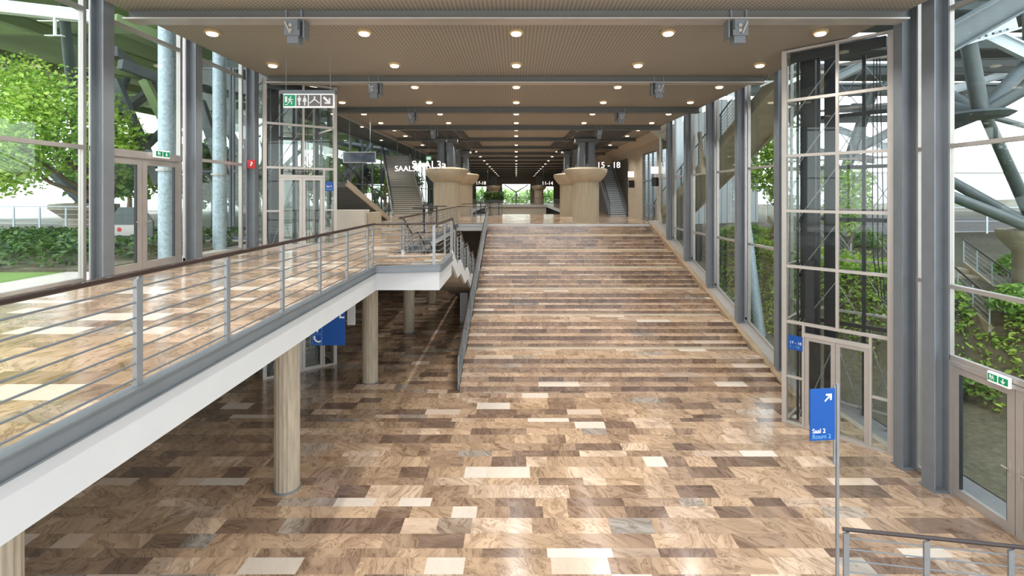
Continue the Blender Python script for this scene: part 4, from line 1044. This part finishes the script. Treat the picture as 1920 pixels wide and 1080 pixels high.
railing('pale ramp railing outside behind the left tree', [(-24, 21, .2), (-17.5, 20, .2)], [((-24+1.3*k, 21-.2*k, .2), (1,0,0)) for k in range(6)], h=1.0, nb=5, pm='truss_pale', hr='truss_pale')

# right ground: road, bank
struct(MB().box(8.63, 120, -10, 28, LOW-.4, LOW-.02).build('ground_right', 'asphalt'))
def toe(y): return 12.6 if y < 14 else (12.6-(y-14)/6*2.6 if y < 20 else 10.0)
def hz(x, y):
    t_ = toe(y); top = -1.55 + max(0, min(1, (y-13)/12))*1.15
    s = max(0, min(1, (x-t_)/1.3)); s = s*s*(3-2*s)
    return LOW + (top-LOW)*s + max(0, x-t_-1.3)*.03
m = MB(); NX, NY = 40, 60
xs = [9.2+ (i/NX)**1.6*70 for i in range(NX+1)]; ysn = [4+ (j/NY)*66 for j in range(NY+1)]
k0 = 0
for yv in ysn:
    for xv in xs: m.v.append((xv, yv, hz(xv, yv)))
for j in range(NY):
    for i in range(NX): a = j*(NX+1)+i; m.f.append((a, a+1, a+NX+2, a+NX+1))
struct(m.build('ground_bank', 'soil', None, True))
pts = []
r = random.Random(77)
for _ in range(34000):
    y = r.uniform(5, 27); x = toe(y)+ (r.random()**1.3)*3.2+.1
    if 13.4 < x < 16.2 and y < 17.6 and y > 13.4 and abs((x-14.0)-(y-13.5)*.35) < .8: continue
    pts.append((x+r.gauss(0,.05), y, hz(x, y)+abs(r.gauss(0,.13))+.02))
tag(leaves(pts, .145, 78, .9).build('ivy_bank', 'leaf_bright'), 'bright green ivy covering the bank outside the right glass', 'ivy', kind='stuff')
# outside steps with pale rails
t = flight('garden_steps', 'concrete garden steps with pale tube rails outside the right glass', (14.0, 13.5, -2.2), (15.4, 17.5, -.9), 1.2, 8, 'concrete_cap', None, 'truss_pale')
t = flight('garden_steps', 'concrete garden steps with pale rails seen through the right lift', (12.4, 19.2, -1.2), (13.6, 24.5, .45), 1.5, 11, 'concrete_cap', None, 'truss_pale')
railing('pale railing on the terrace wall outside at right', [(16.2, 18.6, .2), (34, 19.6, .2)], [((16.2+2*k, 18.6+.11*k, .2), (1,0,0)) for k in range(9)], h=1.0, nb=3, pm='truss_pale', hr='truss_pale')
tag(MB().box(16.2, 60, 24, 24.4, -1.2, .55).build('terrace_wall', 'asphalt'), 'low dark grey terrace wall before the white hall outside', 'wall')
t = thing('white_hall', 'large plain white hall outside behind the right lift', 'building', (60, 60, -4))
MB().box(37, 110, 60, 90, -4, 4.4).build('wall', 'white_build', t); MB().box(36.9, 110.1, 59.8, 90.1, 4.4, 4.55).build('roof_edge', 'alu_light', t)
t = thing('ribbed_building', 'white building with vertical ribs outside the stair windows', 'building', (20, 38, -4))
MB().box(12.4, 17.0, 34, 60, -1.0, 8.4).build('wall', 'ribbed', t); MB().box(12.2, 17.2, 33.8, 60.2, -1.4, -1.0).build('plinth', 'truss_dark', t)
tree('garden_tree', 'slender tree leaning behind the last stair window on the right', (11.9, 22.6, -.6), (.5, 0, 2.0), [((12.6, 22.4, 2.8), 1.0), ((11.9, 22.2, 3.6), 1.0), ((12.8, 22.8, 4.3), .9), ((11.3, 22.8, 2.6), .8), ((12.2, 22.4, 1.9), .8)], 3600, .19, 'leaf_bright', 91, .13)
tree('garden_tree', 'bushy green tree seen through the right glass lift', (13.9, 20.2, -.6), (0, 0, 1.2), [((13.8, 20.2, 1.4), .9), ((14.2, 20.4, 2.3), .8), ((13.5, 20.0, .8), .8), ((13.2, 20.4, 2.4), .7)], 3000, .18, 'leaf_bright', 93, .1)
r = random.Random(15)
def shrub(x, y, z, rad, label, seed, lm='leaf_mid'):
    r = random.Random(seed); pts = []
    for _ in range(900):
        v = Vector((r.gauss(0,1), r.gauss(0,1), abs(r.gauss(0,1)))).normalized()*rad*r.random()**.3
        pts.append((x+v.x, y+v.y, z+v.z*1.0))
    t = thing('shrub', label, 'shrub', (x, y, z)); leaves(pts, .15, seed, .5).build('foliage', lm, t)
    MB().tube((x, y, z), (x, y, z+rad*.6), .03, 6).build('stem', 'bark', t)
for i, (x, y) in enumerate(sorted(((14.0, 13.3), (16.6, 14.6), (17.4, 16.6), (13.4, 16.4), (11.6, 24.6), (15.6, 21.6), (12.9, 13.5)), key=lambda q: q[0]/q[1])):
    shrub(x, y, hz(x, y), .8, f'round green shrub on the bank outside at right, {ORD[i]} from the left', 200+i)
# pylon right
pylon('tree-like steel pylon on a concrete mushroom base outside at right', 15.4, 14.3, -2.0, .70,
      [at(1846, 213, 13.0), at(1745, 352, 12.2), at(1735, 312, 13.4), (19, 10, 9.2), (20, 19, 9.2)], .17, .9)
nd = at(1840, 214, 13.0)
t = thing('roof_node', 'dark star-shaped steel node with branching struts outside at right', 'strut', nd)
for i, (x, y, Y, wd) in enumerate(((1812, 60, 13.0, .38), (1700, 270, 15, .26), (1752, 190, 15, .3), (1935, 110, 13.5, .36), (1935, 160, 12.5, .3), (1935, 240, 15, .16), (1600, 200, 20, .3), (1700, 120, 19, .25))):
    q = at(x, y, Y)
    MB().tube(nd, q, wd/2, 12).build('branch', 'truss_dark', t, True)
MB().lathe([(.1, nd.z-.16), (.55, nd.z-.10), (.70, nd.z), (.55, nd.z+.08), (.1, nd.z+.12)], nd, 14).build('hub_plate', 'truss_dark', t)
def bigbeam(name, label, a, b, w_, h_, m, bolts=0):
    t = thing(name, label, 'beam', at(*a)); p, q = at(*a), at(*b)
    MB().ibeam(p, q, w_, h_, .05).build('profile', m, t)
    if bolts:
        d = (q-p).normalized(); s_ = d.cross(Vector((0,0,1))).normalized(); u = s_.cross(d)
        if s_.y > 0: s_ = -s_
        bm = MB()
        MB().bar(p+s_*.06, p.lerp(q, .6)+s_*.06, .02, h_*.95).build('bolted_plate', 'truss_pale', t)
        for k in range(bolts):
            for sg in (-1, 1): c = p+d*(.2+.24*k)+u*sg*h_*.28+s_*.07; bm.tube(c, c+s_*.03, .03, 8)
        bm.build('bolt', 'truss_dark', t)
bigbeam('roof_girder', 'heavy dark girder crossing the top right corner outside', (1740, 95, 12.0), (1990, -45, 12.8), .35, .62, 'truss_dark')
bigbeam('roof_girder', 'pale bolted gusset girder below the dark top right girder', (1776, 80, 12.6), (1905, 42, 13.0), .2, .40, 'truss_pale', 8)
bigbeam('roof_girder', 'pale girder slanting down to the right edge outside', (1835, 55, 13.6), (1990, 130, 13.0), .2, .36, 'truss_pale')
for i, (a, b) in enumerate(sorted((((1776, 120, 22), (1960, 116, 22)), ((1776, 128, 26), (1960, 130, 26)), ((1776, 170, 24), (1950, 120, 30)), ((1776, 190, 28), (1950, 150, 30)), ((1590, 175, 24), (1700, 150, 24)), ((1560, 205, 26), (1700, 200, 26)), ((1540, 160, 24), (1620, 120, 22)), ((1530, 225, 28), (1700, 222, 28)), ((1560, 238, 28), (1700, 290, 26)), ((1590, 290, 24), (1700, 230, 24)), ((1585, 320, 22), (1640, 160, 22)), ((1470, 275, 26), (1640, 300, 26))), key=lambda q: q[0][0]+q[1][0])):
    tag(MB().ibeam(at(*a), at(*b), .25, .38).build('roof_truss', 'truss_pale' if i in (1, 5, 8) else 'truss_dark'), f'steel truss member under the right canopy, {ORD[i]} from the left', 'beam')
t = thing('canopy_roof', 'dark canopy roof on trusses above the right garden', 'roof', (30, 28, 9.5))
m = MB()
for k in range(1, 6): m.box(8.9, 48, 9.3+5*k, 9.3+5*k+4.0, 9.5, 9.65)
m.build('roof_deck', 'roof_grey', t)
for k in range(1, 6): MB().ibeam((8.9, 9.3+5*k-.2, 9.2), (48, 9.3+5*k-.2, 9.2), .3, .5).build('roof_beam', 'truss_dark', t)
# trees beyond far end
for i, (x, y, h) in enumerate(((-5.5, 112, 8), (0, 118, 8), (5.5, 112, 8), (11, 118, 8), (-11, 118, 8))):
    tree('far_tree', f'green tree behind the far end glazing, {ORD[i]} from the left' if False else ('green tree filling the left part of the far end window', 'green tree behind the middle of the far end window', 'green tree filling the right part of the far end window', 'green tree behind the far right corner of the hall', 'green tree behind the far left corner of the hall')[i], (x, y, -3), (0, 0, 2),
         [((x, y, 0), h*.36), ((x-1.5, y, 1.8), h*.25), ((x+1.5, y, 1.4), h*.28)], 1800, .5, 'leaf_bright' if i % 2 else 'leaf_mid', 300+i, .2)
struct(MB().box(-60, 60, 100.8, 220, -4.4, -3.0).build('ground_far', 'lawn'))
